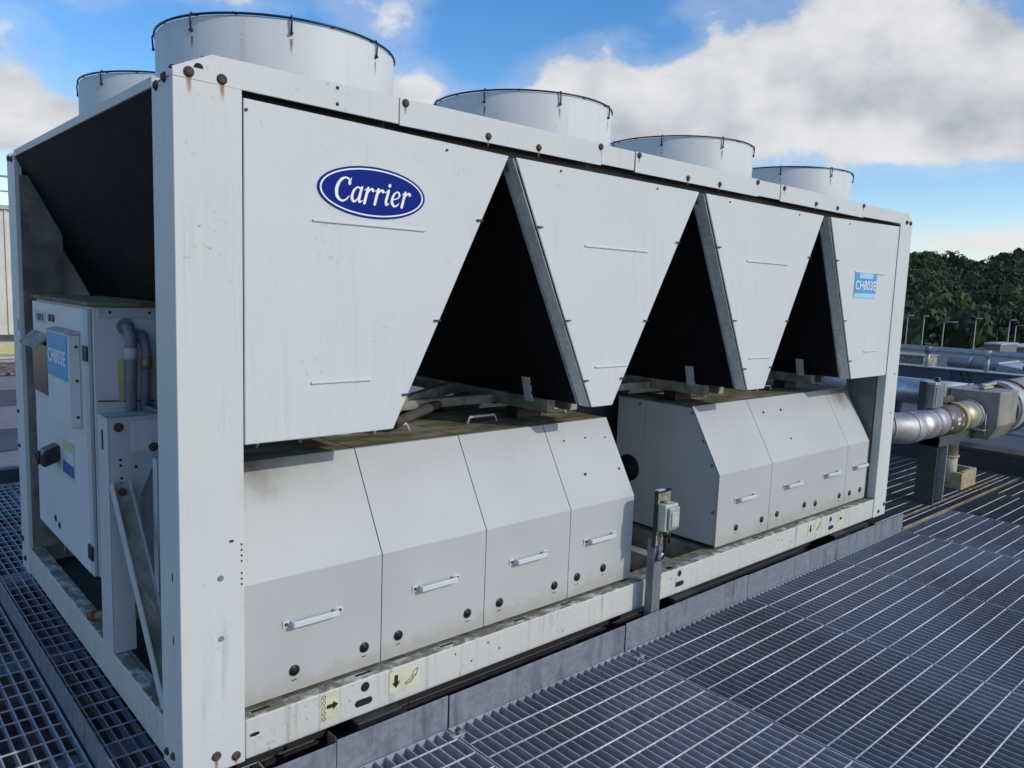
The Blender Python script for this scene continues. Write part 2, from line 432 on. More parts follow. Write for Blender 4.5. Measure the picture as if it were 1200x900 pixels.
tag(wd, 'dense dark green woodland covering the far hillside', 'woodland')

# roof slab under everything, membrane beyond the deck
struct(MB().box(-14, 22, -12, 30, -13.9, -.62).build('roof', 'roof_below'))
struct(MB().box(-14, 22, 4.62, 15.5, -.615, -.30).build('roof_membrane', 'membrane'))
struct(MB().box(7.95, 16.2, -9, 4.6, -.615, -.22).build('roof_membrane', 'membrane'))

struct(MB().box(16.3, 34, -16, 20, -.615, -.25).build('roof_membrane', 'membrane'))
# deck: beams as the setting's own mesh, grating panels as its parts, bars and rods of the near panels as pieces
mb = MB()
for y in (-3.05, -1.6, -.14, .55, 1.4, 2.36, 3.4, 4.45):
    for (a, b, c, d) in ((-.05, .05, -.152, -.145), (-.004, .004, -.29, -.152), (-.05, .05, -.297, -.29)): mb.box(-2.15, 7.63, y+a, y+b, c, d)
for x in (-2, 0.9, 3.9, 6.9):
    for y in (-3.05, .55, 2.36, 4.45): mb.box(x-.04, x+.04, y-.04, y+.04, -.62, -.297)
deck = struct(mb.build('grating_deck', 'galvanised_dark'))
BT, BD = .0042, .038
bar_cache = {}; rod_cache = {}
def bar_mesh(L, gm):
    kk = (round(L, 3), gm)
    if kk not in bar_cache:
        o = MB().box(-BT/2, BT/2, 0, L, -BD, 0).build('bearing_bar', gm); bar_cache[kk] = o.data; bpy.data.objects.remove(o)
    return bar_cache[kk]
def rod_mesh(L):
    kk = round(L, 3)
    if kk not in rod_cache:
        o = MB().tube([(0, 0, 0), (L, 0, 0)], .0034, 6).build('cross_rod', 'rod_zinc'); rod_cache[kk] = o.data; bpy.data.objects.remove(o)
    return rod_cache[kk]
def grating(x0, x1, y0, y1, off, single, dz=0.0, gm='grating_zinc'):
    g = .004; x0 += g; x1 -= g; y0 += g; y1 -= g; z = ZD+dz
    mb = MB()
    for x in (x0, x1-.005): mb.box(x, x+.005, y0, y1, z-BD-.002, z)
    for y in (y0, y1-.005): mb.box(x0+.005, x1-.005, y, y+.005, z-BD-.002, z-.001)
    pan = mb.build('grating_panel', gm, deck)
    n = max(2, round((x1-x0)/.0415)); bx = [x0+(x1-x0)*i/n for i in range(1, n)]
    ry = []; y = math.floor(y1/.1)*.1+off
    while y > y0+.02:
        if y < y1-.012: ry.append(y)
        y -= .1
    L = y1-y0-.012; RL = x1-x0-.012
    if single:
        for x in bx:
            o = bpy.data.objects.new('bearing_bar', bar_mesh(L, gm)); o.location = (x, y0+.006, z-.0012); COL.objects.link(o); o.parent = pan
        for y in ry:
            o = bpy.data.objects.new('cross_rod', rod_mesh(RL)); o.location = (x0+.006, y, z-.0022); COL.objects.link(o); o.parent = pan
    else:
        mb = MB()
        for x in bx: mb.box(x-BT/2, x+BT/2, y0+.006, y1-.006, z-BD-.0012, z-.0012)
        stuff(mb.build('bearing_bars', gm, pan))
        mb = MB()
        for y in ry: mb.tube([(x0+.006, y, z-.0022), (x1-.006, y, z-.0022)], .0034, 6)
        stuff(mb.build('cross_rods', 'rod_zinc', pan))
FX = [-.10, .88, 1.862, 2.862, 3.862, 4.84, 5.74, 6.68, 7.62]
PM = ['grating_zinc']*2+['grating_zinc_mid']*4+['grating_zinc_dark']*2
offs = [.02, -.03, -.03, -.03, -.03, .015, -.03, .03]
for i in range(8):
    grating(FX[i], FX[i+1], -2.0, -.104, offs[i], True, random.uniform(-.002, .001), PM[i])
    grating(FX[i], FX[i+1], -3.5, -2.0, offs[i], False, 0, PM[i])
for (x0, x1) in ((-1.115, -.135), (-2.1, -1.115)):
    grating(x0, x1, -.4, 2.2, -.04, x0 > -1.2); grating(x0, x1, 2.2, 4.5, .01, False); grating(x0, x1, -3.5, -.4, .02, False)
for (x0, x1) in ((-.115, .29), (.29, .88), (.88, 1.862), (1.862, 2.862), (2.862, 3.862), (3.862, 4.84)):
    grating(x0, x1, -.094 if x0 < 0 else .125, 2.4, .03, False, -.004, 'grating_zinc' if x0 < 0 else 'grating_zinc_dark'); grating(x0, x1, 2.4, 4.5, .03, False)
MB().box(.30, 4.84, -.096, .12, -.19, -.17).box(.30, 4.84, .112, .12, -.169, -.105).build('shade_tray', 'dark_inside', deck)  # added dark tray, its colour stands in for shade under the rail
for (x0, x1) in ((4.84, 5.74), (5.74, 6.68), (6.68, 7.62)):
    grating(x0, x1, -.094, 2.4, -.02, False, 0, 'grating_zinc_dark'); grating(x0, x1, 2.4, 4.5, .03, False)

for y in (-.098, .022): MB().box(4.9, 7.6, y, y+.012, -.125, -.0975).build('edge_bar', 'rusty_bar', deck)
# ------------------------------------------------------------------ toe boards round the chiller
tb = thing('toe_board', 'long galvanised steel toe board along the front of the chiller base', 'toe board')
for i, (a, b, y, zt) in enumerate(((-.13, .438, -.106, .014), (.444, .888, -.1, .018), (.894, 1.863, -.102, .016), (1.874, 2.866, -.1, .020), (2.871, 3.872, -.1, .017), (3.876, 4.866, -.1, .014))):
    MB().box(a, b, y-.0025, y+.0025, ZD-.035, zt, .0008).build('plate', 'toe_plate_zinc', tb)
mb = MB().box(.436, .442, -.102, -.055, ZD, .03); mb.build('end_tab', 'rust_bolt', tb)
tb2 = thing('toe_board', 'galvanised toe board beside the open end with the control cabinet', 'toe board')
MB().box(-.128, -.122, -.12, 2.3, ZD-.03, -.006, .0008).build('plate', 'toe_plate_zinc', tb2)
MB().box(-.128, -.122, 2.306, 4.4, ZD-.03, -.004, .0008).build('plate', 'toe_plate_zinc', tb2)
# saddle clips on the grating
for i, (x, y, lab) in enumerate(((.885, -.165, 'small steel grating clip by the toe board joint near the arrow stickers'), (1.866, -.185, 'small steel grating clip on the joint in front of the isolator post'), (4.85, -.42, 'small steel grating clip on the joint off the far chiller corner'))):
    t = thing('grating_clip', lab, 'clip', 'saddle clips on the grating joints')
    MB().box(x-.028, x+.028, y-.012, y+.012, ZD+.001, ZD+.005, .001).box(x-.022, x-.004, y-.012, y+.012, ZD-.012, ZD+.0005).box(x+.004, x+.022, y-.012, y+.012, ZD-.012, ZD+.0005).build('saddle', 'galvanised', t)
    MB().disc((x, y, ZD+.005), .007, 2, .005, 6).build('bolt', 'dark_bolt', t)

# ------------------------------------------------------------------ the chiller
L, W, H = 4.8, 2.249, 2.06
ch = thing('air_cooled_chiller', 'long white air-cooled chiller with round fan cowls on top and a blue oval badge', 'chiller')
PX = .186                                             # post width along the face
# corner posts: folded sheet
def post(x0, s, y0, t, name='corner_post'):
    """s: +1 post grows to +x from x0, t: +1 grows to +y from y0"""
    mb = MB(); zt = 1.9862
    def B(xa, xb, ya, yb, z0=0.0, z1=zt, bev=.0015): mb.box(min(xa, xb), max(xa, xb), min(ya, yb), max(ya, yb), z0, z1, bev)
    B(x0, x0+s*PX, y0, y0+t*.004)
    B(x0, x0+s*.004, y0+t*.0042, y0+t*.165)
    B(x0+s*(PX-.004), x0+s*PX, y0+t*.0042, y0+t*.055, .135, .98)
    B(x0+s*.0042, x0+s*.03, y0+t*.161, y0+t*.165)
    return mb.build(name, 'white_paint_worn', ch)
cp = [post(0, 1, 0, 1), post(L, -1, 0, 1), post(0, 1, W, -1), post(L, -1, W, -1)]
cp[0]['label'] = 'wide corner post with rusty bolts at top and bottom'
def bolt(c, axis, sgn, parent, m='rust_bolt', rad=.0105, h=.008):
    a = Vector((0, 0, 0)); a[axis] = sgn*h
    c = Vector(c)
    MB().tube([c, c+a*.35, c+a*.36, c+a], [rad*1.25, rad*1.25, rad, rad*.8], 10).build('bolt', m, parent)
def streak(x, y, z1, wdt, ln, parent):
    o = MB().box(x-wdt/2, x+wdt/2, y-.0006, y-.0003, z1-ln, z1).build('rust_streak', 'rust_streak', parent)
# near post bolts
for (x, z) in ((.042, 2.003), (.130, 2.001)):
    bolt((x, -.001, z), 1, -1, cp[0], 'rust_bolt', .0115); streak(x, -.001, z-.010, .018, .055, cp[0])
for (x, z, ln) in ((.098, .052, .05), (.158, .030, .02)):
    bolt((x, 0, z), 1, -1, cp[0], 'rust_bolt', .0115); streak(x, 0, z-.01, .015, ln, cp[0])
for (y, z) in ((.06, 2.003-.012), (.125, 1.992-.012)): bolt((0, y, z), 0, -1, cp[0], 'rust_bolt', .0115)
for (y, z) in ((.075, .053), (.13, .043)): bolt((0, y, z), 0, -1, cp[0], 'rust_bolt', .010)
for (x, z) in ((.115, .60), (.115, .415)):
    MB().disc((x, -.0005, z), .0085, 1, -.002).build('blanking_plug', 'conduit_grey', cp[0])
for (x, z) in ((.148, .705), ): MB().box(x-.006, x+.006, -.001, .001, z-.0035, z+.0035).build('slot', 'hole_black', cp[0])
for q in range(7): MB().disc((.178, -.0003, .69-q*.017-.02*(q > 3)), .0032, 1, -.0006, 8).build('hole', 'hole_black', cp[0])
for (y, z) in ((.06, .61), (.06, .42)): MB().box(-.001, .001, y-.003, y+.003, z-.012, z+.012).build('slot', 'hole_black', cp[0])
for (x, z) in ((4.775, .075), (4.69, .035)): bolt((x, 0, z), 1, -1, cp[1], 'dark_bolt', .011)
for (x, z) in ((4.705, 2.0), (4.765, 1.998)): bolt((x, -.001, z), 1, -1, cp[1], 'dark_bolt', .0115)
for (x, z) in ((4.735, .72), (4.74, .99)): MB().disc((x, -.0005, z), .006, 1, -.002, 8).build('hole', 'dark_bolt', cp[1])
for (y, z) in ((W-.04, .15), (W-.08, .06)): bolt((0, y, z), 0, -1, cp[2], 'dark_bolt', .012)
for (y, z) in ((W-.05, .62), (W-.05, .79)): bolt((0, y, z), 0, -1, cp[2], 'dark_bolt', .008)
for (y, z) in ((W-.05, 1.985), (W-.12, 1.975)): bolt((0, y, z), 0, -1, cp[2], 'dark_bolt', .012)
MB().box(-.0009, -.0002, W-.155, W-.06, 1.05, 1.35).build('paper_label', 'sticker_white', cp[2])
MB().box(-.0016, -.001, W-.155, W-.11, 1.19, 1.24).build('label_stripe', 'sticker_green', cp[2])

# roof beams: plates along both long sides, thin beams across the ends
def roof_side(y, t):
    ps = []
    def seg(poly, dy, name='roof_beam'):
        a, b = y+t*dy, y+t*(dy+.006)
        o = MB().prism(poly, 1, min(a, b), max(a, b), .0012).build(name, 'white_paint_worn', ch); ps.append(o); return o
    seg([(0, 1.9865), (.7, 1.977), (.7, H), (.104, H), (0, 2.01)], -.001)
    for (a, b) in ((.7035, 1.672), (1.886, 2.858), (3.076, 4.058)): seg([(a, 1.974), (b, 1.974), (b, H), (a, H)], -.001)
    for (a, b) in ((1.676, 1.882), (2.862, 3.072)): seg([(a, 1.98), (b, 1.98), (b, H-.002), (a, H-.002)], .002)
    seg([(4.062, 1.98), (L, 1.9865), (L, 2.01), (L-.08, H-.002), (4.062, H-.002)], .001)
    # return on top and dark recess below
    a, b = y+t*.0085, y+t*.06
    MB().box(.105, L-.09, min(a, b), max(a, b), H-.008, H-.003).build('beam_return', 'white_paint_worn', ps[0])
    a, b = y+t*.055, y+t*.062
    MB().box(PX+.002, L-PX-.002, min(a, b), max(a, b), 1.90, H-.01).build('recess_strip', 'dark_panel', ps[0])
    return ps
bf = roof_side(0, 1); bb = roof_side(W, -1)
for (x, z, k_) in ((.725, 2.046, 1), (1.075, 1.996, 1), (1.321, 1.993, 1), (1.664, 2.046, 1), (1.907, 2.046, 3), (2.259, 1.994, 3), (2.512, 1.996, 3), (2.845, 2.044, 3), (3.107, 2.044, 4), (3.458, 1.998, 4), (3.713, 1.999, 4), (4.048, 2.044, 4)):
    par = bf[{1: 1, 3: 2, 4: 3}[k_]]; bolt((x, -.001, z), 1, -1, par, 'dark_bolt', .0105)
    streak(x, -.001, z-.01, .012, .03, par)
for (x, z) in ((.48, 2.046), (.48, 1.999)): MB().disc((x, -.0012, z), .0055, 1, -.001, 8).build('hole', 'hole_black', bf[0])
MB().prism([(.0675+.0125*math.cos(math.pi*q/10), 2.0175+.0125*math.sin(math.pi*q/10)) for q in range(11)], 1, -.0028, -.0019).build('half_hole', 'hole_black', bf[0])
for x0 in (0, L-.03):
    mb = MB().box(x0, x0+.03, .166, W-.166, 1.983, 2.012, .0015); mb.build('end_beam', 'rail_paint', ch)
# roof deck plate under the fans
MB().box(.012, L-.012, .062, W-.062, 1.985, 2.0).build('fan_deck', 'grey_steel', ch)
# caps at top corner
bolt((.012, .03, 2.012), 2, 1, cp[0], 'dark_bolt', .009); bolt((.10, .05, H-.006), 2, 1, cp[0], 'dark_bolt', .009)

# fan cowls
def cowl_parts():
    R = .41; parts = []
    b = MB().lathe([(R, 2.0), (R, 2.272), (R-.004, 2.278), (R-.012, 2.278), (R-.012, 2.02)], (0, 0, 0), 2, 72).build('fan_cowl', 'white_paint')
    ring = MB().tube([((R+.002)*math.cos(a), (R+.002)*math.sin(a), 2.282) for a in [2*math.pi*i/96 for i in range(96)]], .0042, 6, closed=True).build('rim_ring', 'guard_black')
    cl = []
    for q in range(8):
        a = 2*math.pi*(q+.55)/8; c, s = math.cos(a), math.sin(a)
        P = lambda rr, z: (rr*c, rr*s, z)
        cl.append(MB().tube([P(R-.03, 2.286), P(R+.004, 2.288), P(R+.008, 2.275), P(R+.005, 2.236)], .0030, 6).tube([P(R+.001, 2.236), P(R+.009, 2.236)], .0055, 8).build('guard_clip', 'guard_black'))
    mb = MB()
    for q in range(7): 
        rr = .06+q*.052; mb.tube([(rr*math.cos(a), rr*math.sin(a), 2.283) for a in [2*math.pi*i/48 for i in range(48)]], .002, 4, closed=True)
    for q in range(8):
        a = 2*math.pi*q/8; mb.tube([(.05*math.cos(a), .05*math.sin(a), 2.286), (R*math.cos(a), R*math.sin(a), 2.286)], .0025, 4)
    gd = mb.build('wire_guard', 'guard_black')
    mb = MB().disc((0, 0, 2.06), .09, 2, .12, 24)
    for q in range(4):
        a = math.pi/2*q; c, s = math.cos(a), math.sin(a)
        mb.obox((.23*c, .23*s, 2.12), (c, s, 0), (-s*.85, c*.85, .5), (s*.5, -c*.5, .85), .30, .16, .006)
    bl = mb.build('fan_blades', 'dark_panel')
    return b, [ring, gd, bl]+cl
c0, subs = cowl_parts()
for s_ in subs: s_.parent = c0
c0.parent = ch; first = True
for j, cy in enumerate((.60, 1.60)):
    for i in range(4):
        loc = (.58+1.2*i, cy, 0)
        if first: c0.location = loc; first = False; cw = c0
        else:
            cw = copy_of(c0, loc, ch)
            for s_ in subs: copy_of(s_, (0, 0, 0), cw)
        if j == 0:
            for q in (4.55, 5.55, 6.55):
                a = 2*math.pi*q/8; tx = (-math.sin(a), math.cos(a), 0)
                MB().obox((.4106*math.cos(a), .4106*math.sin(a), 2.195), tx, (math.cos(a), math.sin(a), 0), (0, 0, 1), .012, .0006, .05).build('rust_streak', 'rust_streak', cw)

# V panels, coils, slanted edge strips: vee centres
CX = [.5975, 1.785, 2.985, 4.19]
APEX = [1.198, 2.388, 3.612]
ZB, ZT = .985, 1.944
outl = [[(.192, ZT+.022), (APEX[0]-.016, ZT), (.706, ZB), (.192, ZB)],
        [(APEX[0]+.018, ZT), (APEX[1]-.022, ZT), (1.826, ZB), (1.695, ZB)],
        [(APEX[1]+.030, ZT), (APEX[2]-.032, ZT), (3.070, ZB), (2.905, ZB)],
        [(APEX[2]+.050, ZT), (4.626, ZT+.022), (4.626, ZB), (4.105, ZB)]]
ribs = [[(.403, .817, 1.65), (.401, .616, 1.157)], [(1.603, 2.009, 1.65), (1.701, 1.911, 1.155)], [(2.805, 3.214, 1.651), (2.889, 3.101, 1.154)], [(4.024, 4.438, 1.648), (4.242, 4.443, 1.154)]]
def bsheet(poly, y, t, name):
    a, b = y+t*.006, y+t*.014
    return MB().prism(poly, 1, min(a, b), max(a, b), .0025).build(name, 'white_paint', ch)
vp = []
for i, poly in enumerate(outl):
    o = bsheet(poly, 0, 1, 'side_panel'); vp.append(o)
    for (a, b, z) in ribs[i]: MB().box(a, b, .0005, .0062, z-.0045, z+.0045, .0025).build('pressed_rib', 'white_paint', o)
    bsheet(poly, W, -1, 'side_panel')
    # small tabs and screws on slanted edges
    segs = []
    if i < 3: segs.append((poly[1], poly[2], -1))
    if i > 0: segs.append((poly[0], poly[3], 1))
    for (a, b, sg) in segs:
        for tt in (.25, .62, .88):
            x = a[0]+(b[0]-a[0])*tt; z = a[1]+(b[1]-a[1])*tt
            MB().box(x+sg*.012-.012, x+sg*.012+.012, -.002, .0062, z-.003, z+.003).build('tab', 'dark_bolt', o)
for (x, z) in ((.20, 1.935), (.90, 1.925), (1.45, 1.925), (2.05, 1.925), (2.62, 1.925), (3.3, 1.925), (3.9, 1.925)): MB().disc((x, .006, z), .0045, 1, -.004, 8).build('screw', 'dark_bolt', vp[min(3, int((x-.0)/1.2))])
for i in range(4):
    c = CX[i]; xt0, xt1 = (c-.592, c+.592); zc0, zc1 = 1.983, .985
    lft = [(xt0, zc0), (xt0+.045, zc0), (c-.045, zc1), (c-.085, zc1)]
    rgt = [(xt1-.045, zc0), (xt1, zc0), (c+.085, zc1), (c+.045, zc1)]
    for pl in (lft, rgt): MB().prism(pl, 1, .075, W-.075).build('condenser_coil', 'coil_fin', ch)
# slanted galvanised end strips on the right hand side of every opening
for i in range(3):
    a = Vector((outl[i+1][0][0], 0, ZT-.002)); b = Vector((outl[i+1][3][0], 0, ZB+.003)); d = (b-a).normalized(); n = Vector((-d.z, 0, d.x))
    if n.x > 0: n = -n
    mid = (a+b)/2+n*.004+Vector((0, .045, 0))
    MB().obox(mid, d, (0, 1, 0), n, (b-a).length, .058, .004).build('coil_end_strip', 'strip_zinc', ch)
    MB().obox((a+b)/2+n*.0095+Vector((0, .0765, 0)), d, (0, 1, 0), n, (b-a).length-.02, .004, .014, .001).build('coil_frame_flange', 'galvanised', ch)
    mid2 = (a+b)/2-n*.02+Vector((0, .15, 0))
    MB().obox(mid2, d, (0, 1, 0), n, (b-a).length, .14, .003).build('coil_side_plate', 'dark_panel', ch)
    a2 = Vector((outl[i][1][0], 0, ZT)); b2 = Vector((outl[i][2][0], 0, ZB)); d2 = (b2-a2).normalized(); n2 = Vector((-d2.z, 0, d2.x))
    mid = (a2+b2)/2+Vector((-.012, .06, 0)); MB().obox(mid, d2, (0, 1, 0), n2, (b2-a2).length, .07, .004).build('coil_end_strip', 'galvanised', ch)
    # bracket inside on the coil face and foot bracket
    p_ = a+(b-a)*.24+Vector((-.045, .5, 0)); MB().obox(p_, d, (0, 1, 0), n, .14, .035, .01).build('coil_bracket', 'grey_steel', ch)
    q = CX[i+1]
    mb = MB().obox((b.x-.10, .30, 1.035), (.25, 0, -1), (0, 1, 0), (1, 0, .25), .11, .05, .004); fb = mb.build('foot_bracket', 'bracket_paint', ch)
    for zz in (1.06, 1.02): MB().disc((b.x-.104+.01*(1.06-zz)*20, .274, zz), .006, 1, -.003, 8).build('hole', 'hole_black', fb)
# support beams below the coils: along the depth and across
for i in range(4):
    for dx in (-.10, .045):
        MB().box(CX[i]+dx, CX[i]+dx+.05, .26, W-.03, .925, .983, .002).build('coil_support_beam', 'dirty_cream', ch)
for y in (.62, 1.3, W-.1):
    for (a, b) in ((.20, .49), (.70, 1.68), (1.885, 2.88), (3.085, 4.085), (4.29, 4.61)): MB().box(a, b, y, y+.035, .925, .965, .002).build('cross_beam', 'dirty_cream', ch)
for (a, b, m_, rr) in (((.98, .42, .915), (1.70, .83, .935), 'lagging_brown', .022), ((2.2, .5, .915), (2.88, .9, .94), 'lagging_brown', .022), ((3.4, .5, .915), (4.05, .95, .94), 'lagging_brown', .022)):
    m1 = Vector(a).lerp(Vector(b), .5)+Vector((0, 0, .012)); MB().tube([a, m1, b, (b[0]+.1, b[1]-.1, b[2]-.02)], rr, 10).build('lagged_pipe', m_, ch)
    MB().obox(Vector(a).lerp(Vector(b), .48)+Vector((-.04, .10, .03)), Vector(b)-Vector(a), Vector((b[1]-a[1], -(b[0]-a[0]), 0)), (0, 0, 1), .8, .04, .055, .002).build('diagonal_channel', 'dirty_cream', ch)
for x in (1.7, 2.9, 4.1): MB().box(x-.05, x+.10, .42, .50, .88, .925).build('valve_block', 'black_rubber', ch)
MB().box(1.60, 3.40, .90, .93, .15, .92).build('back_plate', 'dark_panel', ch)

# base rails
def rail(name, *a):
    return MB().box(*a, .006, 2).build(name, 'rail_paint', ch)
br = rail('base_rail', .188, 4.616, .004, .052, 0, .132)
rail('base_rail', .188, 4.616, W-.052, W-.004, 0, .132)
br2 = rail('base_rail', .004, .05, .166, W-.166, 0, .132)
rail('base_rail', L-.05, L-.004, .166, W-.166, 0, .132)
MB().box(.19, 4.61, .0525, .11, .112, .1305).build('rail_ledge', 'ledge_dirt', br)
MB().box(.05, .062, .166, W-.166, .05, .128).build('rail_lip', 'rail_paint', br2)
for x in (.56, 1.25, 2.42, 2.74, 3.6, 4.4): MB().box(x, x+.07, .054, W-.054, .02, .125, .002).build('floor_channel', 'dirty_cream', ch)
MB().box(.055, L-.055, .056, W-.056, .004, .018).build('floor_plate', 'dark_inside', ch)
MB().box(.19, 2.08, 1.02, 1.03, .13, .88).build('rear_plate', 'dark_panel', ch)
for (x, z, a, b) in ((.61, .10, .017, 0), (2.40, .102, .016, 0), (3.99, .10, .016, 0)): MB().disc((x, .004, z), a, 1, -.0008, 18).build('lifting_hole', 'hole_black', br)
for (x, z) in ((.605, .047), (2.405, .048), (4.0, .045)):
    poly = [(x+sx_*.022+.0125*math.cos(a), z+.0125*math.sin(a)) for sx_, a0 in ((1, -math.pi/2), (-1, math.pi/2)) for a in [a0+math.pi*q/8 for q in range(9)]]
    MB().prism(poly, 1, .0032, .004).build('lifting_slot', 'hole_black', br)
MB().prism([(.218+.012*math.cos(a)*(1.4), .075+.006*math.sin(a)) for a in [2*math.pi*q/14 for q in range(14)]], 1, .0032, .004).build('slot', 'hole_black', br)
for (x, z) in ((1.0, .10), (1.08, .05), (1.16, .10), (1.22, .06), (3.35, .09), (3.5, .05), (2.33, .09)): MB().disc((x, .004, z), .004, 1, -.0006, 8).build('hole', 'hole_black', br)
MB().box(2.33, 2.37, .02, .045, .1318, .1326).build('top_slot', 'hole_black', br)
for x in (.25, .62, .98, 1.35, 1.62, 3.15, 3.6, 4.2): MB().box(x-.03, x+.03, .028, .040, .1318, .1324).build('top_slot', 'hole_black', br)
# rail stickers: arrow plates
def arrow(cx, cz, ln, up, y):
    pts = [(-.5, -.16), (.05, -.16), (.05, -.36), (.5, 0), (.05, .36), (.05, .16), (-.5, .16)]
    P = [(cx+a*ln, cz+b*ln) for a, b in pts] if not up else [(cx+b*ln, cz-a*ln) for a, b in pts]
    return P
def sticker(x0, x1, z0, z1, kind):
    s_ = MB().box(x0, x1, .0022, .0036, z0, z1).build('rail_sticker', 'yellow_sticker_pale', ch)
    if kind == 'side':
        MB().prism(arrow((x0+x1)/2+.008, (z0+z1)/2, .042, False, 0), 1, .0014, .0021).build('arrow_mark', 'ink_black', s_)
        mb = MB()
        for q in range(5): zz = z0+.010+q*(z1-z0-.02)/4; mb.tube([(x0+.008+.005*math.cos(a), .0018, zz+.007*math.sin(a)) for a in [2*math.pi*i/10 for i in range(10)]], .0011, 4, closed=True)
        mb.build('chain_mark', 'ink_black', s_)
    elif kind == 'fork':
        MB().prism(arrow(x0+.028, (z0+z1)/2, .048, True, 0), 1, .0014, .0021).build('arrow_mark', 'ink_black', s_)
        mb = MB(); c = x1-.035; z = (z0+z1)/2
        for (p, q) in (((-.026, -.018), (.004, .0)), ((.004, .0), (.012, .018)), ((.012, .018), (.028, .024)), ((.028, .024), (.022, .002)), ((.022, .002), (-.006, -.024)), ((.004, 0), (.022, .002)), ((-.026, -.018), (-.018, -.024)), ((-.018, -.024), (.010, -.004))):
            mb.tube([(c+p[0], .0018, z+p[1]), (c+q[0], .0018, z+q[1])], .0011, 4)
        mb.build('fork_mark', 'ink_black', s_)
    else: MB().box((x0+x1)/2-.014, (x0+x1)/2+.014, .0014, .0021, (z0+z1)/2-.007, (z0+z1)/2+.01).build('black_mark', 'ink_black', s_)
sticker(.446, .508, .030, .124, 'side'); sticker(.707, .834, .040, .118, 'fork'); sticker(2.20, 2.262, .035, .125, 'plain'); sticker(3.70, 3.86, .05, .118, 'fork'); sticker(4.09, 4.16, .045, .118, 'plain')

# compressor enclosures: folded hood panels with handles and quarter turn locks
def hood(x0, x1, handles, locks, name='hood_panel'):
    t = .004; g = .002
    prof = [(.05, .145), (.05, .537), (.245, .876), (.258, .876), (.258, .872), (.2475, .872), (.054, .536), (.054, .145)]
    b = MB(); b.prism(prof, 0, x0+g, x1-g)
    b.box(x0+g, x0+g+.003, .0545, .07, .155, .53).box(x1-g-.003, x1-g, .0545, .07, .155, .53)
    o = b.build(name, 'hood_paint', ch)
    for hx in handles:
        mb = MB()
        mb.box(hx-.082, hx+.082, .020, .030, .3705, .3905, .003)
        for s_ in (-1, 1):
            mb.obox((hx+s_*.0765, .0375, .3805), (1, s_*0, 0), (0, 1, 0), (0, 0, 1), .012, .022, .020, .001)
            mb.box(hx+s_*.094-.013, hx+s_*.094+.013, .0455, .0497, .369, .392, .001)
        h = mb.build('handle', 'white_paint', o)
        for s_ in (-1, 1): MB().disc((hx+s_*.096, .0455, .3805), .0055, 1, -.003, 8).build('screw', 'dark_bolt', o)
    for (lx, lz) in locks:
        MB().tube([(lx, .0498, lz), (lx, .046, lz), (lx, .0455, lz), (lx, .0475, lz)], [.0185, .0175, .012, .010], 18).build('quarter_turn_lock', 'black_plastic', o)
        MB().box(lx-.009, lx+.009, .049, .0498, lz-.034, lz-.031).build('lock_mark', 'dark_bolt', o)
    return o
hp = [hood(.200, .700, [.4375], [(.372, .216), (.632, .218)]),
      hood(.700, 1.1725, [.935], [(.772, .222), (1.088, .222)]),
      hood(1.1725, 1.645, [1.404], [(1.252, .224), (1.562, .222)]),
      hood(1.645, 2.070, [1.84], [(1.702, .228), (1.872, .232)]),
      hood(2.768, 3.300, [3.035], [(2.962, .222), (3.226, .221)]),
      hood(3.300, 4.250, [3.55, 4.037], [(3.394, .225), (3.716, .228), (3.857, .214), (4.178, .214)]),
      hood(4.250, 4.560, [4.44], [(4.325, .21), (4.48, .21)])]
for (x, y, z) in ((1.74, .205, .80), (1.88, .205, .80), (2.01, .2, .79), (2.03, .12, .655), (1.80, .12, .66), (3.42, .2, .80), (3.62, .2, .80), (3.6, .11, .64)):
    MB().disc((x, y, z), .007, 1, -.004, 8).build('screw', 'dark_bolt', hp[3] if x < 2.5 else hp[5])
sidep = [(.058, .152), (.058, .535), (.2475, .868), (.76, .868), (.76, .152)]
for (xa, xb, nm) in ((.203, .207, 'hood_end_panel'), (2.0635, 2.0675, 'hood_end_panel'), (2.7705, 2.7745, 'hood_end_panel'), (4.5535, 4.5575, 'hood_end_panel')):
    o = MB().prism(sidep, 0, xa, xb, .0008).build(nm, 'bracket_paint' if nm and xa > 2.5 else 'white_paint', ch)
    if 2.7 < xa < 2.8:
        MB().tube([(2.7702, .66, .46), (2.7655, .66, .46), (2.7652, .66, .46), (2.768, .66, .46)], [.078, .078, .062, .06], 28).build('cable_port', 'hole_black', o)
        for (y, z) in ((.10, .58), (.075, .33), (.24, .84), (.6, .845), (.16, .70)): MB().disc((2.7702, y, z), .009, 0, -.006, 10).build('screw', 'grey_steel', o)
for (xs) in ([.207, .70, 1.1725, 1.645, 2.066], [2.772, 3.30, 4.25, 4.556]):
    for a, b in zip(xs[:-1], xs[1:]):
        o = MB().box(a+.002, b-.002, .259, .76, .862, .8755, .0015).build('enclosure_lid', 'mossy_top', ch)
        hx = (a+b)/2+.05
        MB().tube([(hx-.085, .44, .8755), (hx-.07, .44, .905), (hx+.07, .44, .905), (hx+.085, .44, .8755)], .006, 8).build('lid_handle', 'bracket_paint', o)
    MB().prism([(.075, .14), (.075, .53), (.265, .858), (.75, .858), (.75, .14)], 0, xs[0]+.01, xs[-1]-.01).build('compressor_housing', 'dark_inside', ch)
# plates beside the far post and a mid leg at the back of the gap
MB().box(4.566, 4.612, .24, .245, .13, .984).build('far_infill_plate', 'grey_steel', ch)
MB().box(4.604, 4.61, .062, .24, .13, .984).build('far_infill_plate', 'grey_steel', ch)

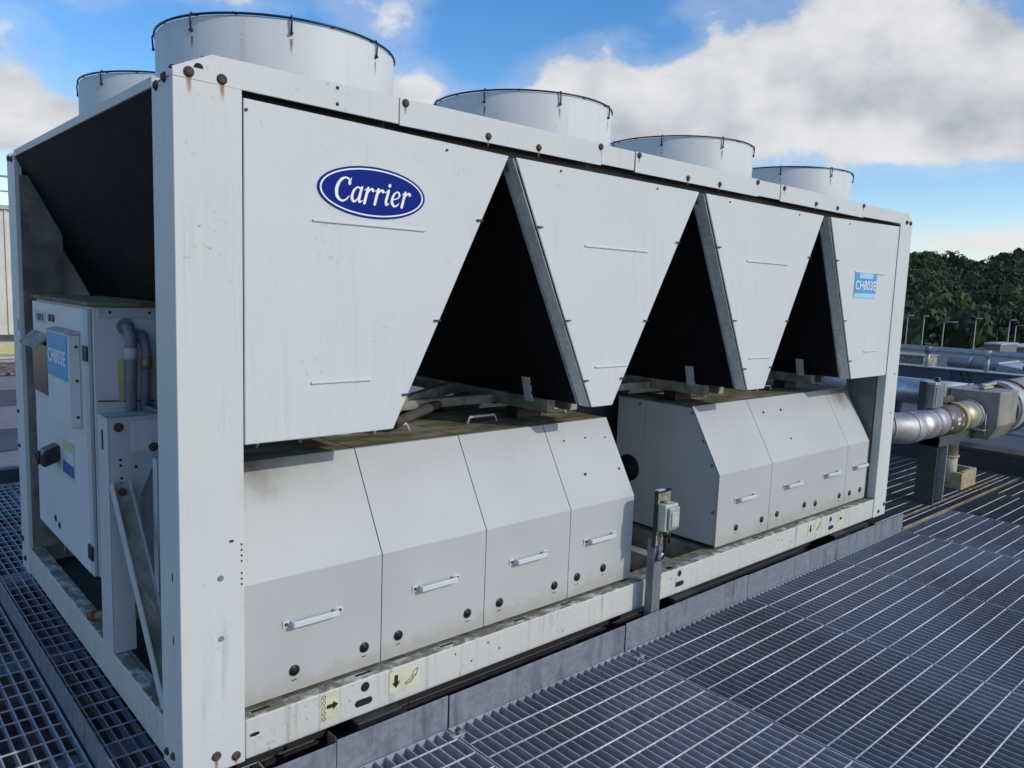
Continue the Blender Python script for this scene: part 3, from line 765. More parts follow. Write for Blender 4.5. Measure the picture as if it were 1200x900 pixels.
# oval badge with the maker's lettering drawn stroke by stroke
def ell(cx, cz, a, b, n=64): return [(cx+a*math.cos(2*math.pi*i/n), cz+b*math.sin(2*math.pi*i/n)) for i in range(n)]
BC = (.615, 1.752)
badge = MB().prism(ell(*BC, .197, .080), 1, .0035, .0058).build('oval_badge', 'badge_blue', ch)
mb = MB(); n = 72
o1, i1 = ell(*BC, .189, .0735, n), ell(*BC, .1835, .069, n)
va = [mb.bm.verts.new((x, .0031, z)) for x, z in o1]; vb = [mb.bm.verts.new((x, .0031, z)) for x, z in i1]
for i in range(n): mb.bm.faces.new((va[i], va[(i+1) % n], vb[(i+1) % n], vb[i]))
mb.build('badge_ring', 'badge_white', badge)
def catmull(pts, wid, m=9):
    P = [pts[0]]+list(pts)+[pts[-1]]; Wd = [wid[0]]+list(wid)+[wid[-1]]; out = []
    for i in range(1, len(P)-2):
        for q in range(m+(i == len(P)-3)):
            t = q/m; c = []
            for k_ in range(2):
                p0, p1, p2, p3 = (P[i-1][k_], P[i][k_], P[i+1][k_], P[i+2][k_])
                c.append(.5*(2*p1+(p2-p0)*t+(2*p0-5*p1+4*p2-p3)*t*t+(3*p1-p0-3*p2+p3)*t**3))
            out.append((c[0], c[1], Wd[i]+(Wd[i+1]-Wd[i])*(t*t*(3-2*t))))
    return out
GL = {'C': (.80, [([(.66, .74), (.60, .90), (.42, .955), (.20, .83), (.07, .52), (.13, .18), (.36, .0), (.58, .05), (.72, .22)], [.15, .08, .075, .13, .16, .14, .09, .075, .04]), ([(.70, .96), (.665, .70)], [.045, .03])]),
      'a': (.64, [([(.44, .56), (.28, .62), (.10, .44), (.07, .16), (.20, .01), (.36, .16), (.45, .42)], [.07, .07, .12, .14, .09, .055, .04]), ([(.49, .63), (.43, .20), (.47, .03), (.62, .09)], [.12, .14, .11, .03])]),
      'r': (.53, [([(.00, .53), (.13, .61)], [.03, .06]), ([(.17, .63), (.12, .30), (.09, 0)], [.13, .14, .14]), ([(.14, .34), (.24, .54), (.36, .61), (.43, .56)], [.04, .07, .11, .14])]),
      'i': (.36, [([(.00, .53), (.13, .61)], [.03, .06]), ([(.18, .63), (.12, .20), (.16, .03), (.30, .09)], [.13, .14, .11, .03]), ([(.195, .845), (.196, .855)], [.15, .15])]),
      'e': (.55, [([(.10, .28), (.30, .33), (.43, .46), (.36, .60), (.24, .61), (.10, .44), (.07, .18), (.20, .01), (.36, .04), (.47, .16)], [.045, .05, .09, .08, .06, .12, .14, .10, .07, .03])])}
mb = MB(); pen = 0; layer = 0
def pt(x, z, off): return (BC[0]-.142+(x+z*.17)*.0655*1.075, off, BC[1]-.034+z*.0735)
for chx in 'Carrier':
    adv, strokes = GL[chx]
    for pts, wid in strokes:
        s_ = catmull(pts, wid); layer += 1; off = .0032-layer*.00004; Lp = []; Rp = []
        for i, (x, z, wd_) in enumerate(s_):
            x0, z0, _ = s_[max(0, i-1)]; x1, z1, _ = s_[min(len(s_)-1, i+1)]
            dx, dz = x1-x0, z1-z0; ln = math.hypot(dx, dz) or 1; nx, nz = -dz/ln, dx/ln
            Lp.append((pen+x+nx*wd_/2, z+nz*wd_/2)); Rp.append((pen+x-nx*wd_/2, z-nz*wd_/2))
        for i in range(len(Lp)-1):
            mb.bm.faces.new([mb.bm.verts.new(pt(*q, off)) for q in (Lp[i], Lp[i+1], Rp[i+1], Rp[i])])
        for (x, z, wd_) in (s_[0], s_[-1]):
            layer += 1; mb.bm.faces.new([mb.bm.verts.new(pt(pen+x+wd_*.5*math.cos(a), z+wd_*.5*math.sin(a), .0032-layer*.00004)) for a in [2*math.pi*q/14 for q in range(14)]])
    pen += adv
mb.build('badge_lettering', 'badge_white', badge)
# identity sticker on the last side panel
ids = MB().box(4.03, 4.335, .0038, .0059, 1.492, 1.648).build('identity_sticker', 'blue_sticker', ch)
MB().box(4.09, 4.28, .0026, .0037, 1.612, 1.646).build('pale_band', 'blue_sticker_pale', ids)
MB().box(4.03, 4.335, .0026, .0037, 1.492, 1.520).build('pale_band', 'blue_sticker_pale', ids)
text_mesh('identity_lettering', 'CH803E', .076, 'badge_white', ids, (4.183, .0020, 1.566), (1, 0, 0), (0, 0, 1), .0011, .285)

# ---- open end: control cabinet, bracket, brace, conduits
XC = .04
cab = MB().box(XC, .75, 1.0, 1.93, .31, 1.345, .004).build('control_cabinet', 'cabinet_paint', ch)
MB().box(XC-.02, .76, .985, 1.95, 1.347, 1.362, .003).build('cabinet_roof', 'mossy_top', cab)
door = MB().box(XC-.018, XC-.001, 1.052, 1.925, .315, 1.335, .003).build('cabinet_door', 'cabinet_paint', cab)
MB().box(XC-.016, XC-.002, 1.003, 1.048, .315, 1.335, .002).build('door_edge_strip', 'bracket_paint', cab)
for z in (.405, 1.17): MB().box(XC-.0225, XC-.0165, 1.003, 1.062, z-.028, z+.028).build('hinge_block', 'black_plastic', cab)
for q in range(3): MB().disc((.10+.14*q, .9998, 1.325), .006, 1, -.004, 8).build('screw', 'dark_bolt', cab)
MB().box(XC+.02, .72, .996, .9996, 1.305, 1.338).build('top_flange', 'bracket_paint', cab)
MB().box(XC-.032, XC-.02, 1.60, 1.88, .94, 1.155).build('bronze_window', 'bronze_window', cab)
MB().prism([(XC-.075, 1.155), (XC-.02, 1.205), (XC-.02, 1.193), (XC-.075, 1.145)], 1, 1.58, 1.92).build('window_hood', 'dirty_cream', cab)
MB().box(XC-.0205, XC-.0185, 1.66, 1.86, 1.245, 1.295).build('vent_plate', 'bracket_paint', cab)
mb = MB()
for q in range(6): mb.box(XC-.0215, XC-.0206, 1.69+q*.024, 1.704+q*.024, 1.255, 1.285)
mb.build('vent_slots', 'dark_panel', cab)
for y in (1.58, 1.52): MB().disc((XC-.0185, y, 1.275), .016, 0, -.006, 14).build('plug', 'black_plastic', cab)
sb = MB().box(-.018, .0215, 1.105, 1.46, .88, 1.235, .003).build('control_box', 'cabinet_paint', ch)
MB().prism([(-.022, 1.237), (.0215, 1.248), (.0215, 1.2365), (-.022, 1.2355)], 1, 1.10, 1.465).build('box_lid', 'bracket_paint', sb)
for z in (1.19, 1.06, .92): MB().disc((.008, 1.1045, z), .006, 1, -.003, 8).build('screw', 'dark_bolt', sb)
idb = MB().box(-.0205, -.0185, 1.125, 1.45, 1.055, 1.228).build('identity_sticker', 'blue_sticker', ch)
text_mesh('identity_lettering', 'CH803E', .078, 'badge_white', idb, (-.0212, 1.2875, 1.135), (0, -1, 0), (0, 0, 1), .0009, .285)
stk = MB().box(XC-.0205, XC-.0185, 1.24, 1.43, .63, .79).build('warning_sticker', 'sticker_white', ch)
MB().box(XC-.0214, XC-.0206, 1.245, 1.425, .745, .786).build('yellow_band', 'yellow_sticker', stk)
MB().box(XC-.0214, XC-.0206, 1.245, 1.425, .645, .695).build('blue_band', 'sticker_blue', stk)
hn = MB().obox((XC-.05, 1.52, .700), (1, .25, .3), (0, 1, 0), (0, 0, 1), .08, .10, .07, .012).build('switch_handle', 'black_plastic', ch)
MB().tube([(XC-.09, 1.54+.02*math.cos(a), .69+.026*math.sin(a)) for a in [2*math.pi*q/16 for q in range(16)]], .006, 6, closed=True).build('padlock_ring', 'black_plastic', hn)
for (y, z) in ((1.60, .40), (1.53, .385)): MB().disc((XC-.0185, y, z), .014, 0, -.003, 12).build('hole', 'hole_black', cab)
# conduits from the cabinet side
for (x, zt, rr, lean) in ((.152, 1.272, .020, -.006), (.205, 1.235, .017, -.02)):
    cd = MB().tube([(x, .999, zt), (x, .965, zt-.002), (x, .945, zt-.022), (x+.004, .94, zt-.06), (x+lean, .94, .66)], rr, 14).build('conduit', 'conduit_grey', ch)
    MB().tube([(x, .999, zt), (x, .985, zt)], rr*1.55, 16).build('gland_nut', 'conduit_grey', cd)
    MB().tube([(x+.003, .94, zt-.075), (x+.002, .94, zt-.12)], rr*1.18, 14).build('coupling', 'bracket_paint' if rr > .018 else 'brass', cd)
MB().box(.122, .140, .985, .988, .99, 1.15).build('yellow_tag', 'yellow_sticker', ch)
MB().tube([(.05, .99, .995), (.25, .985, .985)], .003, 5).build('cable', 'dark_bolt', ch)
MB().tube([(.225, .96, .62), (.225, .96, .98)], .012, 10).build('thin_conduit', 'conduit_grey', ch)
# folded bracket: flange to the open end, web with a slanted cut
bk = MB().box(0.001, .005, .688, .815, .133, .978, .001).build('bracket', 'bracket_paint', ch)
MB().prism([(.0055, .133), (.08, .133), (.072, .62), (.165, .842), (.33, .842), (.33, .978), (.0055, .978)], 1, .688, .692).build('bracket_web', 'bracket_paint', bk)
MB().box(.0055, .34, .692, .80, .974, .978).build('bracket_top', 'bracket_paint', bk)
MB().box(.075, .20, .6855, .6876, .855, .962).build('cover_plate', 'cabinet_paint', bk)
for (x, z) in ((.035, .945), (.148, .865)): bolt((x, .6855, z), 1, -1, bk, 'rust_bolt', .013)
for (x, z) in ((.04, .83), (.04, .81), (.042, .765), (.04, .745), (.09, .80), (.12, .91)): MB().disc((x, .6878, z), .005, 1, -.001, 8).build('hole', 'hole_black', bk)
MB().box(0.0002, .0009, .742, .762, .86, .93).build('slot', 'hole_black', bk)
# diagonal brace channel
a, b = Vector((.03, .662, .752)), Vector((.03, .165, .165)); d = (b-a).normalized(); n = Vector((1, 0, 0)); sd_ = d.cross(n)
c_ = (a+b)/2; Ln = (b-a).length
bc = MB().obox(c_, d, n, sd_, Ln, .05, .004).build('brace', 'dirty_cream', ch)
MB().obox(c_-n*.0275, d, n, sd_, Ln, .004, .045).build('brace_flange', 'bracket_paint', bc)
MB().obox(c_+n*.0275, d, n, sd_, Ln, .004, .045).build('brace_flange', 'bracket_paint', bc)
MB().tube([a+d*.035-sd_*.012, a+d*.035+sd_*.012], .013, 10).build('bolt', 'rust_bolt', bc)
MB().box(.1866, .1926, .0535, .96, .132, .984).build('inner_side_sheet', 'grey_steel', ch)  # inner sheet, extended to keep sun from leaking onto the brace
# inner uprights and the fabric seen behind the near post, drain elbow on the end rail
MB().box(.10, .14, .50, .54, .13, .86).build('inner_upright', 'bracket_paint', ch)
MB().box(.012, .18, W-.20, W-.196, .14, 1.90).build('rear_inner_sheet', 'rear_sheet', ch)
dv = MB().tube([(.02, 1.02, .155), (.05, .99, .16), (.12, .93, .165), (.30, .80, .165)], [.016, .018, .024, .024], 10).build('drain_valve', 'mossy_top', ch)
MB().tube([(.012, 1.035, .152), (.03, 1.012, .156)], .020, 8).build('valve_cap', 'valve_red', dv)

MB().box(.2, 4.7, .10, .16, -.085, -.002).build('shade_skirt', 'dark_inside', ch)  # added dark skirt, keeps light out of the gap under the rail
# ------------------------------------------------------------------ rubber mounts under the base
for i, (x, y, lab) in enumerate(((.62, .01, 'black rubber mount under the base rail beside the arrow stickers'), (2.38, .01, 'black rubber mount under the base rail beside the isolator post'), (4.05, .01, 'black rubber mount under the base rail close to the far corner post'))):
    t = thing('rubber_mount', lab, 'mount', 'mounts under the chiller base')
    MB().box(x-.06, x+.12, y-.045, y+.09, -.035, -.001, .004).build('top_plate', 'black_rubber', t)
    MB().box(x-.05, x+.03, y-.035, y+.08, -.080, -.036, .006).build('rubber_block', 'black_rubber', t)
    MB().tube([(x-.09, y-.04, -.05), (x-.05, y-.04, -.05)], .022, 12).build('end_cap', 'black_plastic', t)
    MB().tube([(x+.06, y-.04, -.045), (x+.14, y-.04, -.045)], .024, 12).build('end_cap', 'black_plastic', t)
    MB().box(x-.07, x+.14, y-.05, y+.09, -.099, -.081, .002).build('base_pad', 'dark_bolt' if i != 1 else 'rust_bolt', t)

# ------------------------------------------------------------------ isolator on its post
t = thing('isolator_post', 'grey steel channel post carrying a weatherproof isolator switch', 'switch post')
mb = MB().box(2.078, 2.138, -.078, -.074, ZD-.05, .355).box(2.078, 2.082, -.0738, -.036, ZD-.05, .355).box(2.134, 2.138, -.0738, -.036, ZD-.05, .355)
mb.build('channel_post', 'galvanised_dark', t)
MB().box(2.066, 2.168, -.084, -.0792, .33, .578, .001).build('back_plate', 'dirty_cream', t)
MB().box(2.060, 2.066, -.09, -.072, .325, .585).box(2.0665, 2.168, -.09, -.072, .5785, .585).build('edge_trim', 'black_rubber', t)
MB().box(2.07, 2.12, -.086, -.066, .5855, .590).build('white_cap', 'sticker_white', t)
bx = MB().box(2.068, 2.166, -.132, -.0845, .405, .530, .008, 2).build('switch_box', 'switch_grey', t)
MB().box(2.082, 2.160, -.146, -.1325, .418, .518, .007, 2).build('switch_lid', 'switch_lid', bx)
MB().box(2.094, 2.148, -.151, -.1465, .430, .498, .003).build('switch_cover', 'switch_grey', bx)
MB().disc((2.105, -.105, .5305), .014, 2, .012, 12).build('gland_boss', 'timber', bx)
MB().tube([(2.110, -.11, .405), (2.110, -.11, .36), (2.114, -.108, .31), (2.104, -.10, .275), (2.092, -.085, .262)], .010, 10).build('cable', 'black_rubber', t)
MB().tube([(2.140, -.108, .405), (2.140, -.108, .34)], .006, 8).build('cable', 'black_rubber', t)
MB().tube([(2.110, -.11, .404), (2.110, -.11, .375)], .015, 12).build('cable_gland', 'black_plastic', t)
MB().tube([(2.104, -.098, .30), (2.098, -.09, .262)], .013, 10).build('conduit_end', 'galvanised', t)

# ------------------------------------------------------------------ pipework beyond the far end
def arc(c, r_, a0, a1, n, plane):
    out = []
    for i in range(n+1):
        a = a0+(a1-a0)*i/n; p_, q_ = r_*math.cos(a), r_*math.sin(a)
        out.append(Vector(c)+(Vector((p_, q_, 0)) if plane == 'xy' else Vector((p_, 0, q_))))
    return out
ZP, YP, RP = .565, .05, .112
t = thing('jacketed_pipe', 'shiny metal jacketed pipe with an elbow and brown label band', 'pipe')
el_ = [(4.90, YP+.42, ZP)]+arc((5.27, YP+.33, ZP), .33, math.pi, 1.5*math.pi, 10, 'xy')
MB().tube([(4.94, YP+.75, ZP)]+[p for p in el_[1:]], RP*1.02, 28).build('elbow', 'alu_dull', t)
for q in (3, 6, 9):
    A_, B_ = Vector(el_[q]), Vector(el_[q+1]); MB().tube([A_.lerp(B_, .4), A_.lerp(B_, .6)], RP*1.05, 28).build('gore_band', 'alu_dull', t)
MB().tube([(5.26, YP, ZP), (5.56, YP, ZP)], RP, 28).build('jacket', 'alu', t)
MB().tube([(5.55, YP, ZP), (5.73, YP, ZP)], RP*1.03, 28).build('jacket', 'alu_dull', t)
lb = MB().tube([(5.725, YP, ZP), (6.05, YP, ZP)], RP*1.01, 28).build('label_band', 'label_brown', t)
for (x, a, l_, h_) in ((5.78, -2.75, .03, .02), (5.78, -3.5, .03, .02), (5.90, -2.95, .07, .022), (5.90, -3.25, .06, .022), (6.01, -2.75, .025, .02), (6.01, -3.4, .025, .02)):
    n = Vector((0, math.cos(a), -math.sin(a)*-1)); n = Vector((0, math.cos(a), math.sin(-a)))
    MB().obox(Vector((x, YP, ZP))+n*(RP*1.01+.001), (1, 0, 0), n.cross(Vector((1, 0, 0))), n, l_, h_, .002).build('label_text_block', 'sticker_white', lb)
MB().lathe([(RP*.9, 0), (RP*1.16, 0), (RP*1.16, .05), (RP*.9, .05)], (6.05, YP, ZP), 0, 28).build('yellow_ring', 'ring_yellow', t)
MB().tube([(6.10, YP, ZP), (6.50, YP, ZP)], RP*1.05, 28).build('jacket', 'alu_warm', t)
MB().lathe([(RP, 0), (RP*1.13, 0), (RP*1.13, .03), (RP, .03)], (6.42, YP, ZP), 0, 28).build('band_clamp', 'alu_dull', t)
mb = MB().prism([(YP-.15, ZP-.20), (YP+.15, ZP-.20), (YP+.21, ZP-.08), (YP+.21, ZP+.20), (YP-.21, ZP+.20), (YP-.21, ZP-.08)], 0, 6.50, 6.98, .006)
mb.build('valve_box', 'alu_box', t)
MB().tube([(6.98, YP, ZP+.01), (7.06, YP, ZP+.01)], .225, 32).build('end_cap', 'label_brown', t)
MB().tube([(7.06, YP, ZP+.01), (7.20, YP, ZP+.01)], .235, 32).build('wide_jacket', 'parapet_cap', t)
MB().tube([(7.20, YP, ZP+.01), (9.10, YP, ZP+.01)], .228, 32).build('wide_jacket', 'alu_cream', t)
MB().tube([(9.10+.35*math.sin(a), YP, ZP+.01-.35+.35*math.cos(a)) for a in [math.pi/2*q/8 for q in range(9)]]+[(9.45, YP, -.22)], .229, 32).build('down_elbow', 'alu_dull', t)
MB().lathe([(.22, 0), (.245, 0), (.245, .03), (.22, .03)], (7.32, YP, ZP+.01), 0, 32).build('band_clamp', 'label_brown', t)
MB().box(6.62, 6.86, YP-.05, YP+.0, ZP+.205, ZP+.225, .004).tube([(6.62, YP-.02, ZP+.24), (6.74, YP-.03, ZP+.235), (6.86, YP-.06, ZP+.25)], .014, 8).build('lever', 'lagging_cream', t)
t = thing('pipe_support', 'dark steel pipe support post with bright flange edges standing on the grating', 'pipe support')
MB().box(5.745, 5.757, YP-.03, YP+.11, ZD-.03, ZP-.118).build('flange', 'dark_panel', t)
MB().box(5.955, 5.967, YP-.03, YP+.11, ZD-.03, ZP-.118).build('flange', 'galvanised', t)
MB().box(5.757, 5.955, YP+.036, YP+.044, ZD-.03, ZP-.118).build('web', 'dark_panel', t)
MB().box(5.745, 6.50, YP-.04, YP+.12, ZP-.20, ZP-.12, .002).build('saddle_arm', 'dark_panel', t)
MB().tube([(6.46, YP-.13, ZP-.17), (6.46, YP-.13, ZP+.02)], .006, 6).box(6.40, 6.50, YP-.14, YP+.12, ZP-.118, ZP-.108).build('u_bolt', 'galvanised', t)
t = thing('junction_box', 'grey metal junction box on a bracket above the jacketed pipe', 'junction box')
MB().box(5.485, 5.500, YP+.0, YP+.055, ZP+.10, ZP+.325).build('bracket', 'dark_panel', t)
MB().box(5.51, 5.70, YP-.05, YP+.05, ZP+.125, ZP+.30, .006).build('box', 'conduit_grey', t)
MB().box(5.53, 5.66, YP-.056, YP-.0505, ZP+.14, ZP+.285, .002).build('cover', 'grey_steel', t)
MB().box(5.505, 5.60, YP-.055, YP+.05, ZP+.302, ZP+.322, .003).build('top_plate', 'switch_grey', t)
MB().box(5.705, 5.75, YP-.05, YP-.01, ZP+.20, ZP+.30, .003).build('cover_strip', 'dirty_cream', t)
MB().disc((5.68, YP, ZP+.30), .022, 2, .05, 10).build('knob', 'black_plastic', t)
MB().tube([(5.75, YP, ZP+.155), (6.05, YP+.02, ZP+.16)], .03, 10).build('stem', 'lagging_brown', t)
MB().tube([(6.05, YP+.02, ZP+.10), (6.05, YP+.02, ZP+.24)], .012, 8).build('valve_stem', 'dark_bolt', t)
t = thing('drop_pipe', 'short cream lagged pipe dropping through the grating behind the support', 'pipe')
MB().tube([(6.55, .20, -.05), (6.55, .20, .18)], .075, 20).build('lower_jacket', 'lagging_cream', t)
MB().tube([(6.55, .20, .18), (6.55, .20, .42)], .072, 20).build('upper_jacket', 'alu_warm', t)
MB().lathe([(.07, 0), (.084, 0), (.084, .015), (.07, .015)], (6.55, .20, .17), 2, 20).build('band', 'lagging_cream', t)
tag(MB().box(6.55, 6.85, .06, .095, ZD+.001, .055, .003).box(6.80, 6.85, .096, .30, ZD+.001, .055, .003).box(6.5, 6.549, .06, .30, ZD+.001, .045, .003).build('timber_collar', 'timber', None), 'yellowish timber collar around the short cream lagged pipe', 'timber collar')
t = thing('return_pipe', 'dull metal jacketed pipe curving down behind the far chiller corner post', 'pipe')
MB().tube([(4.95, .66, .44)]+[Vector((5.35+.30*math.sin(a), .66, .14+.30*math.cos(a))) for a in [math.pi/2*q/8 for q in range(9)]]+[(5.65, .66, -.16)], .125, 24).build('elbow', 'alu', t)
MB().tube([(4.85, .40, .30), (5.2, .40, .30)], .10, 20).build('stub', 'lagging_cream', t)
tag(MB().tube([(5.1, .95, .60), (5.75, .95, .60)], .03, 10).tube([(5.42, .95, .56), (5.42, .95, .68)], .05, 10).tube([(5.30+.06*math.cos(a), .95, .62+.06*math.sin(a)) for a in [2*math.pi*q/16 for q in range(16)]], .012, 6, closed=True).build('red_valve', 'valve_red', None), 'rusty red valve behind the elbow of the jacketed pipe', 'valve')
tag(MB().tube([(8.35, .15, .86), (8.9, .02, .92)], .045, 10).tube([(8.6, .09, .80), (8.6, .09, .90)], .07, 12).build('red_valve', 'valve_red', None), 'rusty red valve on top of the wide cream pipe jacket', 'valve')

# deck edge upstand, conduit, long pipe
t = thing('deck_upstand', 'low dark upstand with a brown capping closing the end of the grating', 'upstand')
MB().box(7.66, 7.93, -6, 4.5, -.615, .06, .004).build('face', 'membrane', t)
MB().box(7.645, 7.945, -6, 4.5, .0605, .095, .003).build('capping', 'capping_brown', t)
t = thing('conduit_run', 'thin pale conduit running low across the dark roof', 'conduit')
MB().tube([(8.75, -5, .13), (8.75, 4.4, .13)], .022, 10).build('tube', 'parapet_cap', t)
for y in (-3, -1, 1, 3): MB().box(8.72, 8.78, y-.02, y+.02, -.22, .108).build('leg', 'dark_panel', t)
t = thing('header_pipe', 'long silver jacketed header pipe crossing the dark roof', 'pipe')
yy = [-4.0, -2.6, -1.2, .05, 1.15, 2.4, 3.7, 4.55]
for i in range(len(yy)-1):
    MB().tube([(10, yy[i]+.002, .335), (10, yy[i+1]-.002, .335)], .17, 28).build('jacket', ('alu', 'alu_dull')[i % 2], t)
    MB().lathe([(.168, -.02), (.176, -.02), (.176, .02), (.168, .02)], (10, yy[i], .335), 1, 28).build('band', 'alu_dull', t)
for y in (-3, -.6, 2.0, 4.0): MB().box(9.95, 10.05, y-.04, y+.04, -.22, .17).build('leg', 'dark_panel', t)
# parapet and railing
t = thing('parapet', 'dark blue grey parapet wall with a pale thin capping', 'parapet')
MB().box(15.95, 16.15, -12, 14, -.62, .205, .004).build('wall', 'parapet_face', t)
MB().box(15.90, 16.2, -12, 14, .2055, .228, .004).build('capping', 'parapet_cap', t)
for y in (3.35, 3.17, 3.05): MB().obox((15.94, y, .10), (0, .4, 1), (1, 0, 0), (0, 1, -.4), .2, .01, .018).build('flashing_mark', 'dark_inside', t)
t = thing('roof_railing', 'galvanised tube railing with clamped posts above the far parapet', 'railing')
MB().tube([(16.05, -11, .56), (16.05, 13, .56)], .045, 12).build('top_rail', 'galvanised', t)
for i in range(-11, 9):
    y = 3.87+i*1.08-.0
    MB().tube([(16.05, y, .228), (16.05, y, .50)], .042, 10).build('post', 'galvanised', t)
    MB().tube([(16.05, y, .50), (16.05, y, .625)], .062, 10).build('clamp', 'galvanised_dark' if i % 2 == 0 else 'parapet_cap', t)
tag(MB().tube([(19.0, -9, .17), (19.0, 4.45, .17)], .125, 20).lathe([(.124, -.03), (.132, -.03), (.132, .03), (.124, .03)], (19, 3.0, .17), 1, 20).lathe([(.124, -.03), (.132, -.03), (.132, .03), (.124, .03)], (19, 4, .17), 1, 20).build('duct_pipe', 'alu_dull', None), 'fat grey duct pipe lying behind the parapet railing', 'duct')
tag(MB().box(17.6, 18.4, 4.5, 8.0, -.245, .30, .01).box(17.57, 18.43, 4.47, 8.05, .301, .335, .005).build('plant_box', 'dirty_cream', None), 'pale weathered plant box behind the railing by the chiller corner', 'plant box')
t = thing('sloping_cover', 'blue grey sloping metal cover behind the railing', 'roof cover')
MB().prism([(2.95, -.245), (2.95, .31), (1.2, .10), (-4, .10), (-4, -.245)], 0, 17.2, 18.5, .005).build('sheet', 'metal_blue', t)
MB().box(17.15, 18.55, 2.9, 2.96, .311, .345).build('ridge_strip', 'parapet_cap', t)

# ------------------------------------------------------------------ far things: lamps and plant rooms
def ground_pt(azd, dist): a = math.radians(azd); return -.74+dist*math.cos(a), -2.17+dist*math.sin(a)
lamps = [(21.15, 150, 1, 372, 'lamp post with a short arm closest to the chiller corner post'), (20.2, 150, 0, 372, 'thin lamp post seen edge-on between two armed lamp posts'), (19.05, 138, 2, 378, 'lamp post with the long flat arm in front of the woodland'), (17.3, 150, 1, 373, 'lone tall lamp post standing apart near the grey plant rooms'), (15.5, 150, 1, 373, 'short-armed lamp post behind the roof of the grey plant rooms'), (15.15, 142, 2, 376, 'long-armed lamp post behind the roof of the grey plant rooms')]
for (azd, dist, kind, py, lab) in lamps:
    x, y = ground_pt(azd, dist); zt = 1.467-dist*math.tan(math.radians(.82 if kind < 2 else 1.12))
    t = thing('lamp_post', lab, 'lamp post', 'street lamps below the woodland')
    MB().tube([(x, y, -14), (x, y, -12.8), (x, y, -12.7), (x, y, zt)], [.12, .12, .085, .07], 8).build('column', 'lamp_grey', t)
    ln = {0: .25, 1: .5, 2: 1.5}[kind]
    MB().tube([(x, y, zt-.05), (x+.05*ln, y-.35*ln, zt+.10), (x+.1*ln, y-.8*ln, zt+.15)], .05, 6).build('arm', 'lamp_grey', t)
    MB().obox((x+.12*ln, y-.95*ln, zt+.14), (.1, -1, .02), (1, .1, 0), (0, 0, 1), .8, .35, .2, .05).build('lantern', 'lamp_grey', t)
x, y = ground_pt(15.8, 62)
t = thing('plant_room', 'long flat grey plant room block below the woodland', 'building')
MB().box(x, x+8, y-22, y, -14, -1.18).build('wall', 'plant_room_grey', t)
MB().box(x-.2, x+8.2, y-22.2, y+.1, -1.18, -1.06).build('roof', 'parapet_cap', t)
for q in range(6): MB().box(x-.06, x-.001, y-20+q*3.2, y-18.4+q*3.2, -2.4, -1.6).build('louvre', 'dark_panel', t)
x, y = ground_pt(16.65, 52)
t = thing('plant_room', 'small grey plant room box at the end of the long block', 'building')
MB().box(x, x+3, y-.75, y, -14, -.66).build('wall', 'grey_steel', t)
MB().box(x-.1, x+3.1, y-.8, y+.05, -.66, -.58).build('roof', 'parapet_cap', t)
MB().box(x-.05, x-.001, y-.6, y-.2, -1.6, -.9).build('door', 'plant_room_grey', t)

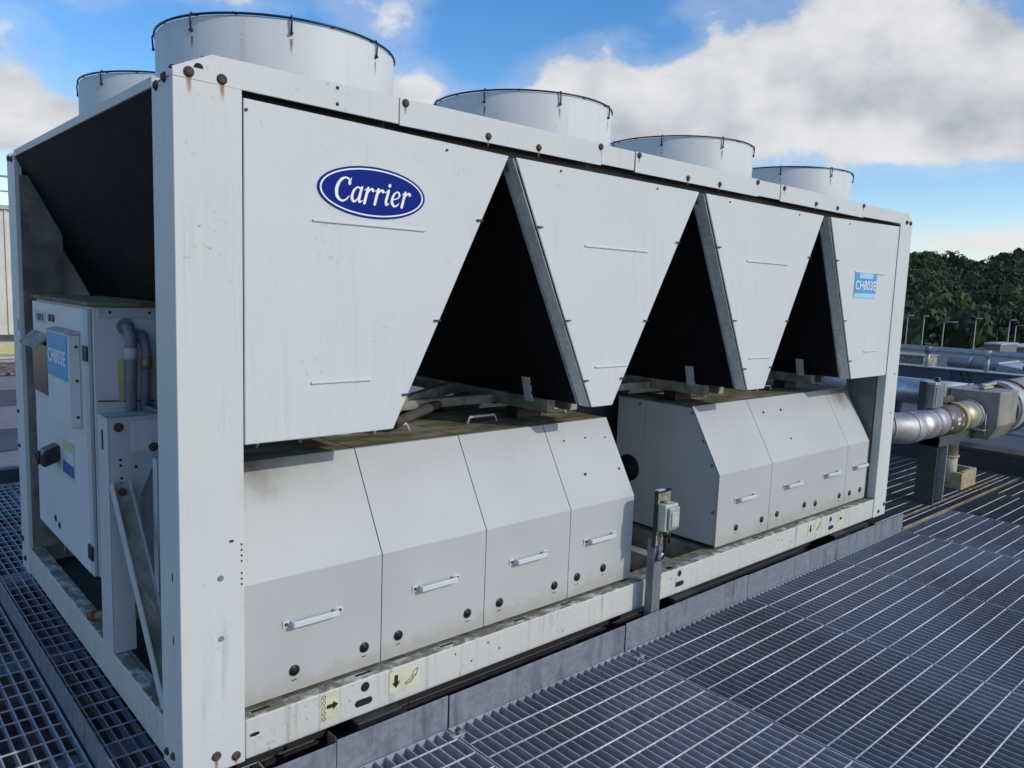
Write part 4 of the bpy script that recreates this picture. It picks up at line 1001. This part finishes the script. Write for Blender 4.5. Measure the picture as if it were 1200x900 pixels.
# ------------------------------------------------------------------ left background: flat roof and clad building
t = thing('clad_building', 'cream building of vertical ribbed cladding with a roof railing', 'building')
YB = 20.0
MB().box(-16, 6.0, YB, YB+8, -13.9, 2.90).build('wall', 'cladding_cream', t)
mb0 = MB().box(-.022, .022, -.04, 0, -.05, 2.88).build('cladding_rib', 'cladding_cream', t); mb0.location = (-16.1, YB, 0)
for q in range(1, 84): copy_of(mb0, (-16.1+q*.26, YB, 0), t)
MB().box(-16.1, 6.1, YB-.08, YB+8.1, 2.90, 3.0).build('eaves_trim', 'parapet_cap', t)
rl = MB().tube([(-16, YB+.3, 3.7), (6, YB+.3, 3.7)], .025, 8).build('roof_handrail', 'galvanised', t)
MB().tube([(-16, YB+.3, 3.35), (6, YB+.3, 3.35)], .02, 8).build('mid_rail', 'galvanised', rl)
for q in range(16): MB().tube([(-15.5+q*1.4, YB+.3, 3.0), (-15.5+q*1.4, YB+.3, 3.7)], .022, 8).build('stanchion', 'galvanised', rl)
MB().box(-16, 6, YB-.12, YB-.001, -.18, -.08).build('dark_flashing', 'dark_panel', t)
t = thing('yellow_screen', 'low yellow panel screen in front of the clad building', 'screen')
for q in range(3): MB().box(-9, 6, 17.0, 17.06, -.72+q*.22, -.51+q*.22, .003).build('panel', ('yellow_panel', 'kerb_tan', 'yellow_panel')[q], t)
for q in range(8): MB().box(-8.5+q*2, -8.42+q*2, 16.94, 16.999, -.95, -.06).build('post', 'parapet_cap', t)
t = thing('pipe_rack', 'row of thin pale pipes low across the far roof', 'pipes')
for q in range(3): MB().tube([(-9, 16.0-q*.05, -.62+q*.18), (6, 16.0-q*.05, -.62+q*.18)], .03, 8).build('pipe', 'parapet_cap', t)
for q in range(8): MB().box(-8.5+q*2, -8.44+q*2, 16.07, 16.12, -.9, -.1).build('leg', 'galvanised_dark', t)
tag(MB().box(-10, 7, 14.6, 15.2, -.615, -.42, .01).build('kerb', 'kerb_tan', None), 'tan kerb along the far edge of the dark flat roof', 'kerb')
t = thing('debris_strip', 'brown strip of ballast gravel on the dark roof', 'gravel'); stuff(t)
bmn = MB()
for q in range(1500):
    x, y = random.uniform(-6, 4), random.uniform(13.2, 14.5); s_ = random.uniform(.03, .07)
    bmn.obox((x, y, -.28+s_*.2), (random.uniform(-1, 1), 1, .2), (1, random.uniform(-.5, .5), 0), (0, .2, 1), s_*2, s_*1.6, s_)
stuff(bmn.build('gravel', 'gravel_brown', t))
for q, (y0, y1) in enumerate(((4.63, 5.6), (5.6, 6.7), (6.72, 8.0), (8.0, 9.7), (9.7, 11.4), (11.4, 13.1))):
    o = MB().box(-12, 12, y0, y1-.06, -.2995, -.292+.002*(q % 2)).build('felt_strip', 'membrane' if q % 2 == 0 else 'plant_room_grey'); struct(o)
t = thing('deck_upstand', 'low dark upstand closing the grating behind the chiller', 'upstand')
MB().box(-2.2, 7.6, 4.51, 4.60, -.61, .0, .004).build('face', 'membrane', t)
